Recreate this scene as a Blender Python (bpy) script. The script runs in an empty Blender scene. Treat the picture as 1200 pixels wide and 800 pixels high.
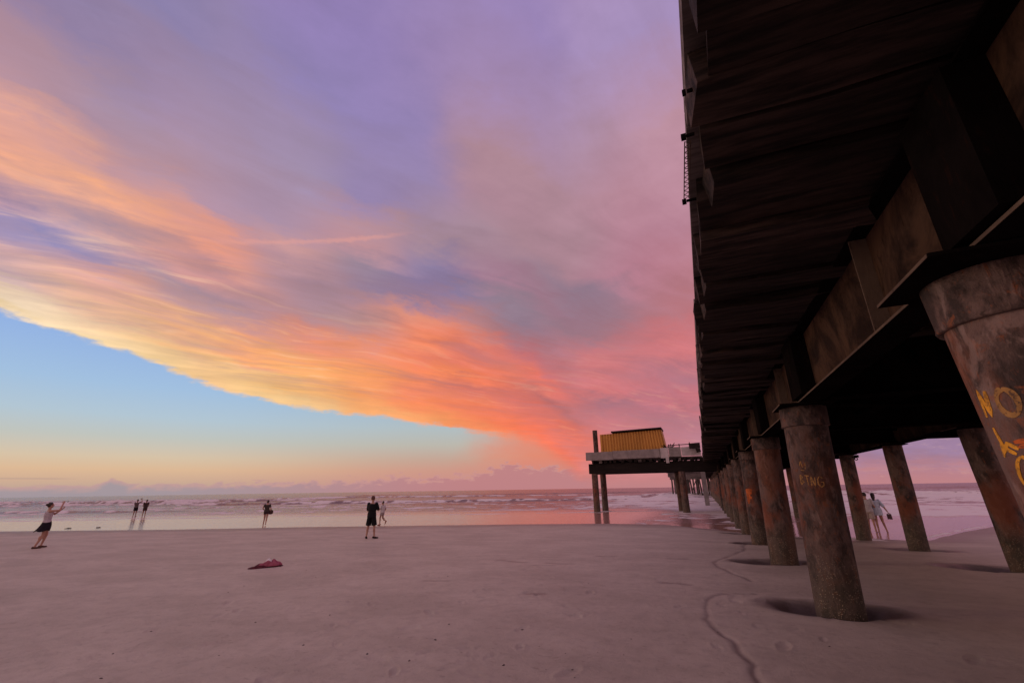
import bpy, bmesh, math, random
import numpy as np
from mathutils import Vector, Matrix
random.seed(7); rng=np.random.default_rng(11)
sc=bpy.context.scene; COL=sc.collection
R_=math.radians
WO={}   # world origin of every empty / part
H_EYE=1.65
YAW=math.atan2(222,math.hypot(510,170)); PITCH=0.3279; ROLL=0.01545
FH=np.array([-math.sin(YAW),math.cos(YAW)]); RH=np.array([math.cos(YAW),math.sin(YAW)])
def SD(S,D): return S*RH[0]+D*FH[0], S*RH[1]+D*FH[1]

# ---------------------------------------------------------------- helpers
def tag(o,label=None,cat=None,group=None,kind=None):
    if label: o['label']=label
    if cat: o['category']=cat
    if group: o['group']=group
    if kind: o['kind']=kind
    return o
def link(o,origin,parent=None):
    COL.objects.link(o)
    origin=Vector(origin)
    if parent is not None:
        o.parent=parent; o.location=origin-WO[parent.name]
    else: o.location=origin
    WO[o.name]=origin
    return o
def empty(name,loc,label,cat,group=None):
    o=bpy.data.objects.new(name,None); o.empty_display_size=.2
    link(o,loc); return tag(o,label,cat,group)
class MB:
    def __init__(s): s.v=[]; s.f=[]; s.sm=[]
    def add(s,vs,fs,smooth=False):
        n=len(s.v); s.v+= [tuple(v) for v in vs]; s.f+=[tuple(i+n for i in f) for f in fs]; s.sm+=[smooth]*len(fs); return s
    def box(s,x0,x1,y0,y1,z0,z1,j=0):
        r=lambda: (random.random()-.5)*2*j
        vs=[(x+r(),y+r(),z+r()) for z in(z0,z1) for y in(y0,y1) for x in(x0,x1)]
        return s.add(vs,[(0,2,3,1),(4,5,7,6),(0,1,5,4),(1,3,7,5),(3,2,6,7),(2,0,4,6)])
    def tube(s,a,b,r0,r1=None,n=12,smooth=True,caps=True):
        r1=r0 if r1 is None else r1
        a=Vector(a); b=Vector(b); d=(b-a).normalized()
        u=d.orthogonal().normalized(); w=d.cross(u)
        vs=[a+(u*math.cos(t)+w*math.sin(t))*r0 for t in [2*math.pi*i/n for i in range(n)]]+[b+(u*math.cos(t)+w*math.sin(t))*r1 for t in [2*math.pi*i/n for i in range(n)]]
        s.add(vs,[(i,(i+1)%n,n+(i+1)%n,n+i) for i in range(n)],smooth)
        if caps: s.add(vs[:n],[tuple(range(n-1,-1,-1))]); s.add(vs[n:],[tuple(range(n))])
        return s
    def rings(s,rings,smooth=True,cap=True):
        n=len(rings[0]); vs=[p for r in rings for p in r]; fs=[]
        for k in range(len(rings)-1):
            for i in range(n): fs.append((k*n+i,k*n+(i+1)%n,(k+1)*n+(i+1)%n,(k+1)*n+i))
        s.add(vs,fs,smooth)
        if cap: s.add(rings[0],[tuple(range(n-1,-1,-1))]); s.add(rings[-1],[tuple(range(n))])
        return s
    def build(s,name,mat,parent=None,origin=None,bevel=0):
        me=bpy.data.meshes.new(name)
        if origin is None:
            if parent is not None: origin=WO[parent.name]
            else:
                a=np.array(s.v); origin=((a[:,0].min()+a[:,0].max())/2,(a[:,1].min()+a[:,1].max())/2,a[:,2].min())
        origin=Vector(origin)
        me.from_pydata([Vector(v)-origin for v in s.v],[],s.f); me.update()
        me.polygons.foreach_set('use_smooth',s.sm)
        me.materials.append(mat)
        o=bpy.data.objects.new(name,me); link(o,origin,parent)
        if bevel:
            m=o.modifiers.new('bevel','BEVEL'); m.width=bevel; m.segments=2; m.limit_method='ANGLE'
        return o

# ---------------------------------------------------------------- numpy noise
_P=rng.random((256,256)).astype(np.float64)
def vnoise(x,y):
    xi=np.floor(x).astype(int); yi=np.floor(y).astype(int); fx=x-xi; fy=y-yi
    fx=fx*fx*(3-2*fx); fy=fy*fy*(3-2*fy)
    a=_P[xi&255,yi&255]; b=_P[(xi+1)&255,yi&255]; c=_P[xi&255,(yi+1)&255]; d=_P[(xi+1)&255,(yi+1)&255]
    return (a*(1-fx)+b*fx)*(1-fy)+(c*(1-fx)+d*fx)*fy
def fbm(x,y,o=4,g=.5):
    s=0;a=1;t=0
    for k in range(o):
        s=s+a*vnoise(x*2**k+17.3*k,y*2**k+5.1*k); t+=a; a*=g
    return s/t
def sstep(a,b,x):
    t=np.clip((x-a)/(b-a),0,1); return t*t*(3-2*t)

# ---------------------------------------------------------------- materials
def mat(name,base,rough=.6,metal=0,spec=.5):
    m=bpy.data.materials.new(name); m.use_nodes=True
    b=m.node_tree.nodes['Principled BSDF']
    b.inputs['Base Color'].default_value=(*base,1); b.inputs['Roughness'].default_value=rough
    b.inputs['Metallic'].default_value=metal; b.inputs['Specular IOR Level'].default_value=spec
    return m
def nd(nt,t,**kw):
    n=nt.nodes.new(t)
    for k,v in kw.items():
        if k.startswith('i_'): n.inputs[k[2:].replace('_',' ')].default_value=v
        else: setattr(n,k,v)
    return n
def noise(nt,scale,detail=4,vec=None,rough=.5,dist=0):
    n=nd(nt,'ShaderNodeTexNoise'); n.inputs['Scale'].default_value=scale; n.inputs['Detail'].default_value=detail
    n.inputs['Roughness'].default_value=rough; n.inputs['Distortion'].default_value=dist
    if vec is not None: nt.links.new(vec,n.inputs['Vector'])
    return n.outputs['Fac']
def mapping(nt,vec,scale=(1,1,1),rot=(0,0,0),loc=(0,0,0)):
    n=nd(nt,'ShaderNodeMapping'); n.inputs['Scale'].default_value=scale; n.inputs['Rotation'].default_value=rot; n.inputs['Location'].default_value=loc
    nt.links.new(vec,n.inputs['Vector']); return n.outputs[0]
def ramp(nt,fac,stops,interp='LINEAR'):
    n=nd(nt,'ShaderNodeValToRGB'); cr=n.color_ramp; cr.interpolation=interp
    while len(cr.elements)<len(stops): cr.elements.new(.5)
    for e,(p,c) in zip(cr.elements,stops):
        e.position=p; e.color=(*c,1) if hasattr(c,'__len__') else (c,c,c,1)
    nt.links.new(fac,n.inputs[0]); return n.outputs[0]
def mix(nt,f,a,b,mode='MIX'):
    n=nd(nt,'ShaderNodeMix',data_type='RGBA',blend_type=mode)
    for s,v in ((0,f),(6,a),(7,b)):
        if hasattr(v,'is_linked') or hasattr(v,'links'): nt.links.new(v,n.inputs[s])
        else: n.inputs[s].default_value=v if s==0 else (*v,1)
    return n.outputs[2]
def math_(nt,op,a,b=None,c=None,clamp=False):
    n=nd(nt,'ShaderNodeMath',operation=op,use_clamp=clamp)
    for i,v in enumerate((a,b,c)):
        if v is None: continue
        if hasattr(v,'links'): nt.links.new(v,n.inputs[i])
        else: n.inputs[i].default_value=v
    return n.outputs[0]
def mrange(nt,v,a,b,c=0,d=1,smooth=True):
    n=nd(nt,'ShaderNodeMapRange',interpolation_type='SMOOTHSTEP' if smooth else 'LINEAR')
    nt.links.new(v,n.inputs[0]); n.inputs[1].default_value=a; n.inputs[2].default_value=b; n.inputs[3].default_value=c; n.inputs[4].default_value=d
    return n.outputs[0]
def bump(nt,h,strength,dist=.02,normal=None):
    n=nd(nt,'ShaderNodeBump'); n.inputs['Strength'].default_value=strength; n.inputs['Distance'].default_value=dist
    nt.links.new(h,n.inputs['Height'])
    if normal is not None: nt.links.new(normal,n.inputs['Normal'])
    return n.outputs[0]
def pbsdf(m): return m.node_tree.nodes['Principled BSDF']
def wcoord(nt):  # world-space position
    g=nd(nt,'ShaderNodeNewGeometry'); return g.outputs['Position']
def setc(m,sock,out): m.node_tree.links.new(out,pbsdf(m).inputs[sock])

def m_wood(name,dark,light,grain=(1.2,22,22),rough=.85,b=.5):
    m=mat(name,dark,rough,spec=.25); nt=m.node_tree; p=wcoord(nt)
    g=noise(nt,1,6,mapping(nt,p,grain),.65); big=noise(nt,.9,3,p)
    c=mix(nt,mrange(nt,g,.35,.68),dark,light); c=mix(nt,mrange(nt,big,.35,.7,0,.6),c,tuple(.55*x for x in dark))
    oi=nd(nt,'ShaderNodeObjectInfo'); c=mix(nt,mrange(nt,oi.outputs['Random'],0,1,.0,.6,False),c,tuple(.35*x for x in dark))
    setc(m,'Base Color',c); setc(m,'Normal',bump(nt,g,b,.015)); return m
W_UNDER=m_wood('dark_brown_timber',(.011,.0075,.0065),(.095,.062,.052),(1.6,12,12),b=1.0)  # very dark brown timber with strong grain contrast
W_GREY=m_wood('weathered_grey_timber',(.10,.085,.08),(.26,.22,.21),(1.5,14,14))
W_DARK=m_wood('black_brown_timber',(.012,.008,.008),(.035,.024,.022),(1,10,10))
W_FAR=m_wood('silvery_far_timber',(.16,.13,.13),(.34,.28,.28),(1,5,5))

def m_pile(name='rusted_steel_pile',tint=1.0,white=1,orange=0):
    m=mat(name,(.1,.06,.05),.8,spec=.3); nt=m.node_tree; p=wcoord(nt)
    oi=nd(nt,'ShaderNodeObjectInfo'); cx_=nd(nt,'ShaderNodeCombineXYZ'); rnd=oi.outputs['Random']
    for q in (0,1): nt.links.new(math_(nt,'MULTIPLY',rnd,37.0+q*20),cx_.inputs[q])
    va_=nd(nt,'ShaderNodeVectorMath',operation='ADD'); nt.links.new(p,va_.inputs[0]); nt.links.new(cx_.outputs[0],va_.inputs[1]); P0=p; p=va_.outputs[0]
    sx=nd(nt,'ShaderNodeSeparateXYZ'); nt.links.new(P0,sx.inputs[0]); z=sx.outputs[2]
    n1=noise(nt,4.0,7,mapping(nt,p,(1,1,.6)),.7,.3); n2=noise(nt,13,6,mapping(nt,p,(1,1,.6)),.72,.5); n3=noise(nt,45,3,p,.6)
    t=tint
    c=mix(nt,mrange(nt,n1,.40,.60),(.042*t,.031*t,.028*t),(.145*t,.098*t,.086*t))      # grey-brown skin
    c=mix(nt,mrange(nt,n2,.56,.66,0,.85),c,(.21*t,.075*t,.035*t))                    # rust blooms
    c=mix(nt,mrange(nt,n2,.34,.27,0,.9),c,(.016,.01,.009))                          # scabs
    n6=noise(nt,6.5,7,mapping(nt,p,(1,1,.42),loc=(9,4,2)),.68,.5)          # worn pale scales
    c=mix(nt,mrange(nt,n6,.56,.66,0,.55),c,(.26*t,.19*t,.17*t)); c=mix(nt,mrange(nt,n6,.40,.33,0,.7),c,(.025,.015,.012))
    n7=noise(nt,1.4,5,mapping(nt,p,(1,1,.5),loc=(1,8,3)),.65,.4)
    c=mix(nt,mrange(nt,n7,.5,.64,0,.35+orange),c,(.27,.095,.045))
    n5=noise(nt,2.2,4,mapping(nt,p,(1,1,.6),loc=(3,1,7)),.6)
    rustz=math_(nt,'MULTIPLY',mrange(nt,z,.35,.9),mrange(nt,z,2.1,1.4))
    c=mix(nt,math_(nt,'MULTIPLY',rustz,mrange(nt,n5,.45,.62,0,.75)),c,(.20,.06,.03))
    # barnacle crust low down
    vo=nd(nt,'ShaderNodeTexVoronoi'); vo.inputs['Scale'].default_value=38; nt.links.new(p,vo.inputs['Vector'])
    low=math_(nt,'ADD',z,math_(nt,'MULTIPLY',n1,-.9)); lowf=mrange(nt,low,.45,-.35)
    sp=math_(nt,'MULTIPLY',mrange(nt,vo.outputs['Distance'],.42,.16),lowf)
    c=mix(nt,math_(nt,'MULTIPLY',lowf,.55),c,(.085,.075,.055)); c=mix(nt,math_(nt,'MULTIPLY',sp,mrange(nt,n2,.42,.56,0,.9*white)),c,(.42,.36,.26))
    setc(m,'Base Color',c); h=math_(nt,'ADD',n2,math_(nt,'ADD',math_(nt,'MULTIPLY',sp,.6),math_(nt,'MULTIPLY',mrange(nt,n6,.36,.62),.5))); h=math_(nt,'ADD',h,math_(nt,'MULTIPLY',n3,.25))
    setc(m,'Normal',bump(nt,h,.9,.02)); return m
M_PILE=m_pile(tint=.95)
def m_steel(name,a,b_,c_):
    m=mat(name,a,.75,spec=.3); nt=m.node_tree; p=wcoord(nt)
    n1=noise(nt,1.7,6,p,.68,.6); n2=noise(nt,14,5,mapping(nt,p,(1,1,.3)),.7)
    c=mix(nt,mrange(nt,n1,.35,.65),a,b_); c=mix(nt,mrange(nt,n2,.56,.7,0,.7),c,c_)
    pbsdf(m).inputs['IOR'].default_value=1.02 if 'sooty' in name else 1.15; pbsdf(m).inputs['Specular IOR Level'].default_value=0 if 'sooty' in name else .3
    setc(m,'Base Color',c); setc(m,'Normal',bump(nt,n2,.5,.01)); return m
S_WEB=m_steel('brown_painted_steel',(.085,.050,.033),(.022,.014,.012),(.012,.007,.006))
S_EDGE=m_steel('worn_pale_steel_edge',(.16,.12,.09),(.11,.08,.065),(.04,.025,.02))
S_BLACK=m_steel('sooty_black_steel',(.006,.005,.005),(.010,.008,.008),(.02,.010,.008))  # near-black steel, specular and IOR turned down for a flat tone
def m_conc(name,a,b_):
    m=mat(name,a,.85,spec=.3); nt=m.node_tree; p=wcoord(nt); n1=noise(nt,1.6,6,p,.65); n2=noise(nt,8,5,mapping(nt,p,(1,1,.2)),.7)
    c=mix(nt,mrange(nt,n1,.35,.65),a,b_); c=mix(nt,mrange(nt,n2,.58,.72,0,.6),c,tuple(.35*x for x in a))
    setc(m,'Base Color',c); setc(m,'Normal',bump(nt,n1,.3,.02)); return m
M_CONC=m_conc('weathered_concrete',(.22,.20,.20),(.32,.29,.29))
M_WHITE=m_conc('whitewashed_board',(.42,.39,.40),(.55,.50,.52))
def m_paint(name,c,worn=.6):
    m=mat(name,c,.8,spec=.2); nt=m.node_tree; p=wcoord(nt); n=noise(nt,34,6,p,.75); nb=noise(nt,9,4,mapping(nt,p,(1,1,.4)),.6)
    c1=mix(nt,mrange(nt,nb,.35,.7),c,tuple(.55*x for x in c)); setc(m,'Base Color',mix(nt,mrange(nt,n,.50,.60,0,worn),c1,(.09,.055,.045))); return m
PAINT_Y=m_paint('yellow_spray_paint',(.95,.47,.05),.55); PAINT_Y2=m_paint('faded_ochre_spray_paint',(.46,.26,.09),.9); PAINT_O=m_paint('orange_red_spray_paint',(.62,.15,.04),.7)
# ---------------------------------------------------------------- sand
SHORE_S=[-400,-60,-35,-22.7,-14.5,0,6,9.2,10.6,11.6,13.5,16.5,20.7,29.6,60,400]
SHORE_D=[40,33,31.8,30.9,31.4,30.9,30.3,28.6,24.8,21.6,19.6,19.1,22.0,27.3,29,40]
SEA_Z=-.5
ROW1=[3.35+i*4.97 for i in range(27)]
ROW2=[8.9]+[13.75,18.5,23.4]+[28.3+i*4.97 for i in range(21)]
def sand_z(x,y,detail=True):
    x=np.asarray(x,float); y=np.asarray(y,float)
    D=x*FH[0]+y*FH[1]; S=x*RH[0]+y*RH[1]
    D0=np.interp(S,SHORE_S,SHORE_D)+.5*(fbm(S*.12,D*.03,3)-.5)
    z=np.where(D<D0, -.5*(np.clip(D,0,None)/D0)**1.5, SEA_Z-.03*(D-D0))
    z=np.maximum(z,-4.)
    z=z+np.clip(-D-3,0,300)*.012
    if not detail: return z
    z=z+.035*(fbm(x*.25+9,y*.25,4)-.5)*sstep(0,3,D0-D)
    # broad low tide ridges on the left
    r=np.sin((D+.25*S+3*fbm(S*.06,D*.1,3))*1.1)*.012*sstep(9,15,D)*sstep(31,26,D)*sstep(-8,-16,S); z=z+r
    return z
POOL=[]
for i,py in enumerate(ROW1[:6]): POOL.append((1.5-.14+.1*math.sin(i*2.3),py+.02,.86+.1*math.sin(i*1.7),.56,.13))
for py in ROW2[:4]: POOL.append((5.9-.2,py,1.0,.6,.13))
def pools(x,y):
    dz=0; wet=0
    for cx,cy,a,b,d in POOL:
        q=np.hypot((x-cx)/a+.7*(fbm(x*1.3+cy,y*1.3,3)-.5),(y-cy)/b+.7*(fbm(x*1.6+cy+9,y*1.6,3)-.5))
        dz=dz-d*sstep(1.05,.55,q)+.02*np.exp(-((q-1.2)/.18)**2); wet=np.maximum(wet,sstep(1.35,.8,q))
    return dz,wet
RILLS=[([(1.0,18.0),(.8,15.8),(.3,14.2),(-.02,13.0),(.05,12.2),(.35,11.2),(.59,10.5)],.06,.014),
 ([(-1.01,9.8),(-.72,9.78),(-.5,9.7)],.09,.010),
 ([(.55,9.2),(.08,9.05),(-.1,8.85),(-.19,8.5),(-.23,7.89),(-.2,7.29),(-.15,7.0),(-.06,6.69),(.05,6.3),(.09,5.98),(.2,5.65),(.19,5.35),(.27,5.0)],.042,.020),
 ([(-5.4,11.9),(-4.9,11.75),(-4.6,11.72)],.12,.018),([(-4.0,11.75),(-3.6,11.65),(-3.3,11.75)],.09,.016),([(-4.2,11.3),(-3.7,11.35)],.08,.014),
 ([(-3.0,13.4),(-2.6,13.5)],.12,.015),([(-1.1,13.4),(-.7,13.45)],.12,.014),([(-10.5,14.9),(-9.9,15.1)],.16,.02),([(-5.6,8.6),(-5.1,8.7)],.08,.012),([(-3.1,8.0),(-2.8,8.1)],.08,.012)]
def rills(x,y):
    dz=np.zeros_like(x); wet=np.zeros_like(x)
    wx=x+.10*(fbm(x*2.2,y*2.2,3)-.5)*1.2; wy=y+.1*(fbm(x*2.2+40,y*2.2,3)-.5)
    for pts,w,d in RILLS:
        p=np.array(pts); m=(x>p[:,0].min()-1)&(x<p[:,0].max()+1)&(y>p[:,1].min()-1)&(y<p[:,1].max()+1)
        X=wx[m];Y=wy[m]; best=np.full(X.shape,9.)
        for a,b in zip(p[:-1],p[1:]):
            ab=b-a; t=np.clip(((X-a[0])*ab[0]+(Y-a[1])*ab[1])/(ab@ab),0,1)
            best=np.minimum(best,np.hypot(X-a[0]-t*ab[0],Y-a[1]-t*ab[1]))
        k=np.exp(-(best/w)**2); mod=.5+.9*fbm(X*3,Y*3,2)
        mod=mod*(.35+1.3*fbm(X*1.1+5,Y*1.1,2)); dz[m]-=.8*d*k*mod; wet[m]=np.maximum(wet[m],np.exp(-(best/(w*.7))**2)*.7*np.clip(mod,0,1))
    return dz,wet
def build_sand():
    r=[.4]
    while r[-1]<75: r.append(r[-1]*1.0085+.002)
    while r[-1]<30000: r.append(r[-1]*1.12)
    r=np.array(r)
    th=np.concatenate([np.arange(-82,52,.17),np.arange(52,278,4.0)])   # degrees from +Y towards +X
    T,Rr=np.meshgrid(np.radians(th),r); x=Rr*np.sin(T); y=Rr*np.cos(T)
    z=sand_z(x,y); dz,w1=pools(x,y); dr,w2=rills(x,y)
    near=sstep(60,20,Rr)
    z=z+(dz+dr)*near
    z=z+.007*(fbm(x*2.1,y*2.1,4)-.5)*near+.004*(fbm(x*7,y*7,3)-.5)*near
    # footprints and scuffs
    rg=np.random.default_rng(5); zz=np.zeros_like(z)
    for k in range(520):
        a=rg.uniform(-1.15,.75); d=rg.uniform(2.2,20)**1; cx,cy=d*math.sin(a),d*math.cos(a); t=rg.uniform(0,3.14); L=rg.uniform(.06,.16); dep=rg.uniform(.004,.014)
        m=(np.abs(x-cx)<.4)&(np.abs(y-cy)<.4); X=(x[m]-cx)*math.cos(t)+(y[m]-cy)*math.sin(t); Y=-(x[m]-cx)*math.sin(t)+(y[m]-cy)*math.cos(t)
        q=np.hypot(X/L,Y/(L*.42)); zz[m]+=-dep*np.exp(-q**4)+dep*.5*np.exp(-((q-1.3)/.25)**2)
    z=z+zz
    n0,n1=x.shape
    verts=np.stack([x,y,z],-1).reshape(-1,3)
    i=np.arange(n0-1)[:,None]; j=np.arange(n1)[None,:]; j2=(j+1)%n1
    F=np.stack([i*n1+j,i*n1+j2,(i+1)*n1+j2,(i+1)*n1+j],-1).reshape(-1,4)[:,::-1]
    me=bpy.data.meshes.new('sand'); me.vertices.add(len(verts)+1)
    allv=np.vstack([verts,[0,0,0]]); me.vertices.foreach_set('co',allv.ravel())
    c=len(verts); tri=[(c,jj,(jj+1)%n1) for jj in range(n1)]
    loops=np.concatenate([F.ravel(),np.array(tri)[:,::-1].ravel()]).astype(np.int32)
    me.loops.add(len(loops)); me.loops.foreach_set('vertex_index',loops)
    st=np.concatenate([np.arange(len(F))*4,len(F)*4+np.arange(len(tri))*3]).astype(np.int32)
    me.polygons.add(len(st)); me.polygons.foreach_set('loop_start',st)
    me.update(calc_edges=True); me.polygons.foreach_set('use_smooth',[True]*len(st))
    at=me.attributes.new('wet','FLOAT','POINT'); at.data.foreach_set('value',np.append(np.maximum(w1,w2).ravel(),0).astype(np.float32))
    me.validate()
    m=mat('damp_beach_sand',(.3,.2,.18),.6,spec=.35); nt=m.node_tree; p=wcoord(nt)
    a=nd(nt,'ShaderNodeAttribute',attribute_name='wet').outputs['Fac']
    n1_=noise(nt,.45,7,mapping(nt,p,(1,1.7,1),rot=(0,0,-YAW)),.62,.4); n2=noise(nt,5,5,p,.6); n3=noise(nt,130,3,p,.7); n4=noise(nt,900,2,p,.5)
    c=mix(nt,mrange(nt,n1_,.30,.70),SAND_A,SAND_B); c=mix(nt,mrange(nt,n2,.4,.75,0,.35),c,SAND_C)
    n8=noise(nt,11,5,mapping(nt,p,(1,1.5,1),rot=(0,0,.4)),.7); c=mix(nt,mrange(nt,n8,.55,.72,0,.4),c,(.17,.125,.11)); c=mix(nt,mrange(nt,n4,.60,.72,0,.45),c,(.10,.07,.065)); c=mix(nt,mrange(nt,n3,.62,.74,0,.5),c,(.14,.09,.08))
    # damp margin next to the water, by height
    s=nd(nt,'ShaderNodeSeparateXYZ'); nt.links.new(p,s.inputs[0])
    damp=mrange(nt,math_(nt,'ADD',s.outputs[2],math_(nt,'MULTIPLY',n1_,.05)),-.37,-.46)
    wet=math_(nt,'MAXIMUM',math_(nt,'MULTIPLY',a,.9),math_(nt,'MULTIPLY',damp,.55))
    c=mix(nt,wet,c,(.075,.048,.045)); setc(m,'Base Color',c)
    setc(m,'Roughness',mrange(nt,wet,0,1,.62,.30))
    h=math_(nt,'ADD',n3,math_(nt,'MULTIPLY',n4,.35)); n6=noise(nt,22,4,mapping(nt,p,(1,1.6,1)),.6); b1=bump(nt,h,.7,.008); b2=bump(nt,n6,.5,.012,b1); setc(m,'Normal',bump(nt,n2,.45,.03,b2))
    me.materials.append(m)
    o=bpy.data.objects.new('sand',me); COL.objects.link(o); tag(o,kind='structure'); return o
SAND_A=(.42,.365,.30); SAND_B=(.54,.475,.395); SAND_C=(.29,.245,.20)
build_sand()

# ---------------------------------------------------------------- sea
CREST=[(48,.06,.6),(57,.16,.9),(67,.38,1.1),(79,.62,1.3),(93,.85,1.6),(111,1.0,1.9),(134,1.05,2.4),(165,.9,3.0),(205,.8,4),(260,.7,5),(330,.7,6),(430,.7,7)]
def build_sea():
    u=np.concatenate([np.linspace(-60,-2.2,14)[:-1],np.arange(-2.2,1.9,.0042),np.linspace(1.9,60,14)[1:]])
    d=[17.5]
    while d[-1]<260: d.append(d[-1]*1.0045)
    while d[-1]<30000: d.append(d[-1]*1.06)
    D,Uu=np.meshgrid(np.array(d),u,indexing='ij'); S=Uu*D
    wob=lambda k:(fbm(S*.011+k*7.7,D*0+k*3.1,3)-.5)*(7+.13*D)+(fbm(S*.08+k*2.7,D*0+k*1.1,3)-.5)*(1.2+.03*D)
    z=np.zeros_like(D); foam=np.zeros_like(D)
    streak=fbm(S*.09,D*.16,5,.6); streak2=fbm(S*.38+30,D*.5,4,.6); cell=fbm(S*.9,D*.8,3,.6); lump=fbm(S*.16+80,D*.08,4,.6)
    right=sstep(8,24,S)
    for k,(dk,h,w) in enumerate(CREST):
        dd=D-dk-wob(k)*np.where(D>44,1,.35); amp=fbm(S*.022+k*13.3,D*0+k*5.5,3); amp=np.clip((amp-.32)*3.2,.15,1.5)
        hh=.52*h*amp*(.75+.5*lump)
        prof=np.where(dd<0,np.exp(-(dd/(w*.7))**2),np.exp(-(dd/(w*2.8))**2)); z+=hh*prof*(.7+.6*streak2)
        brk=sstep(.35,.8,amp+.5*right)*(dk<190)
        front=np.exp(-((dd+w*.25)/(w*.75))**2); trail=np.where(dd>0,np.exp(-dd/(w*3.2)),0)
        foam=np.maximum(foam,brk*front*sstep(.38,.62,lump*.45+cell*.35+streak2*.25)*np.clip(.45+h,0,1))
        foam=np.maximum(foam,brk*trail*sstep(.48,.62,streak*.6+cell*.4)*.8)
    surf=right*sstep(29,36,D)*sstep(150,105,D)
    foam=np.maximum(foam,surf*sstep(.385,.50,streak*.45+streak2*.35+cell*.2))
    z+=surf*.5*(lump-.4)*sstep(40,70,D)
    foam=np.maximum(foam,sstep(46,56,D)*sstep(120,85,D)*sstep(.50,.62,streak*.55+cell*.45)*.65)
    for e0,am in ((45.0,1.4),(52,2.2)):
        e=D-e0-(fbm(S*.03+e0,D*0,3)-.5)*7-(right*3)+(fbm(S*.3,D*0+e0,2)-.5)*1.2
        foam=np.maximum(foam,np.exp(-(e/.55)**2)*sstep(.3,.5,streak2)*.85)
    z+= (.14*(streak-.5)+.10*(streak2-.5))*sstep(44,60,D)+(.6*(fbm(S*.02,D*.06,4)-.5))*sstep(100,200,D)*sstep(4000,800,D)
    D0=np.interp(S,SHORE_S,SHORE_D)
    z=z*sstep(40,52,D)+.008*(fbm(S*.5,D*1.4,3)-.5)*sstep(34,40,D)
    e=D-D0; foam=np.maximum(foam,np.exp(-((e-.35)/.22)**2)*sstep(.42,.6,cell)*sstep(8,11,S)*.7)
    # churned collars of foam where the piles stand in the wash
    for cx,cy in [(-9.72,44.2),(-9.4,46.6),(-1.72,44.2),(-2.2,47.0)]+[(1.52,p) for p in ROW1[5:20]]+[(5.86,p) for p in ROW2[3:18]]:
        ds=cx*RH[0]+cy*RH[1]; dd_=cx*FH[0]+cy*FH[1]; q=np.hypot((S-ds)/.9,(D-dd_)/1.1); foam=np.maximum(foam,sstep(1.5,.5,q)*sstep(.35,.55,cell)*.75)
    under=sstep(-6,-3,x_:=(S*RH[0]+D*FH[0]))*sstep(12,9,x_)*sstep(26,31,D)*sstep(90,70,D); foam=np.maximum(foam,under*sstep(.52,.62,streak2*.5+cell*.5)*.7); z+=under*.05*(streak2-.5)
    shal=sstep(60,40,D)*(1-.6*under)
    x,y=SD(S,D); verts=np.stack([x,y,z+SEA_Z],-1).reshape(-1,3)
    n0,n1=D.shape; i=np.arange(n0-1)[:,None]; j=np.arange(n1-1)[None,:]
    F=np.stack([i*n1+j,i*n1+j+1,(i+1)*n1+j+1,(i+1)*n1+j],-1).reshape(-1,4)
    me=bpy.data.meshes.new('sea'); me.vertices.add(len(verts)); me.vertices.foreach_set('co',verts.ravel())
    me.loops.add(F.size); me.loops.foreach_set('vertex_index',F.ravel().astype(np.int32))
    me.polygons.add(len(F)); me.polygons.foreach_set('loop_start',(np.arange(len(F))*4).astype(np.int32))
    me.update(calc_edges=True); me.polygons.foreach_set('use_smooth',[True]*len(F))
    for nme,arr in (('foam',foam),('shallow',shal)):
        at=me.attributes.new(nme,'FLOAT','POINT'); at.data.foreach_set('value',arr.ravel().astype(np.float32))
    m=mat('sea_water',(.05,.05,.06),.1,spec=.5); nt=m.node_tree; p=wcoord(nt); b=pbsdf(m); b.inputs['IOR'].default_value=1.33
    fo=nd(nt,'ShaderNodeAttribute',attribute_name='foam').outputs['Fac']; sh=nd(nt,'ShaderNodeAttribute',attribute_name='shallow').outputs['Fac']
    rot=mapping(nt,p,rot=(0,0,-YAW))
    fine=noise(nt,1,5,mapping(nt,rot,(.8,2.4,1)),.65); rip=noise(nt,1,4,mapping(nt,rot,(1.4,4.2,1)),.6); swell=noise(nt,1,4,mapping(nt,rot,(.05,.28,1)),.6)
    ff=mrange(nt,math_(nt,'ADD',fo,math_(nt,'MULTIPLY',math_(nt,'SUBTRACT',fine,.5),.9)),.22,.62)
    ff=math_(nt,'MULTIPLY',ff,mrange(nt,fo,.02,.12))
    c=mix(nt,sh,(.22,.15,.15),(.42,.23,.19)); c=mix(nt,ff,c,(.80,.74,.73)); setc(m,'Base Color',c)
    ro=mix(nt,sh,(.24,.24,.24),(.11,.11,.11)); ro=mix(nt,ff,ro,(.85,.85,.85)); setc(m,'Roughness',ro)
    st=mrange(nt,sh,0,1,.5,.07)
    n=nd(nt,'ShaderNodeBump'); n.inputs['Distance'].default_value=.25; nt.links.new(rip,n.inputs['Height']); nt.links.new(st,n.inputs['Strength'])
    n2=nd(nt,'ShaderNodeBump'); n2.inputs['Distance'].default_value=1.6; nt.links.new(swell,n2.inputs['Height']); nt.links.new(mrange(nt,sh,0,1,.45,0),n2.inputs['Strength']); nt.links.new(n.outputs[0],n2.inputs['Normal'])
    setc(m,'Normal',n2.outputs[0]); me.materials.append(m)
    o=bpy.data.objects.new('sea',me); COL.objects.link(o); tag(o,kind='structure')
build_sea()
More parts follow.
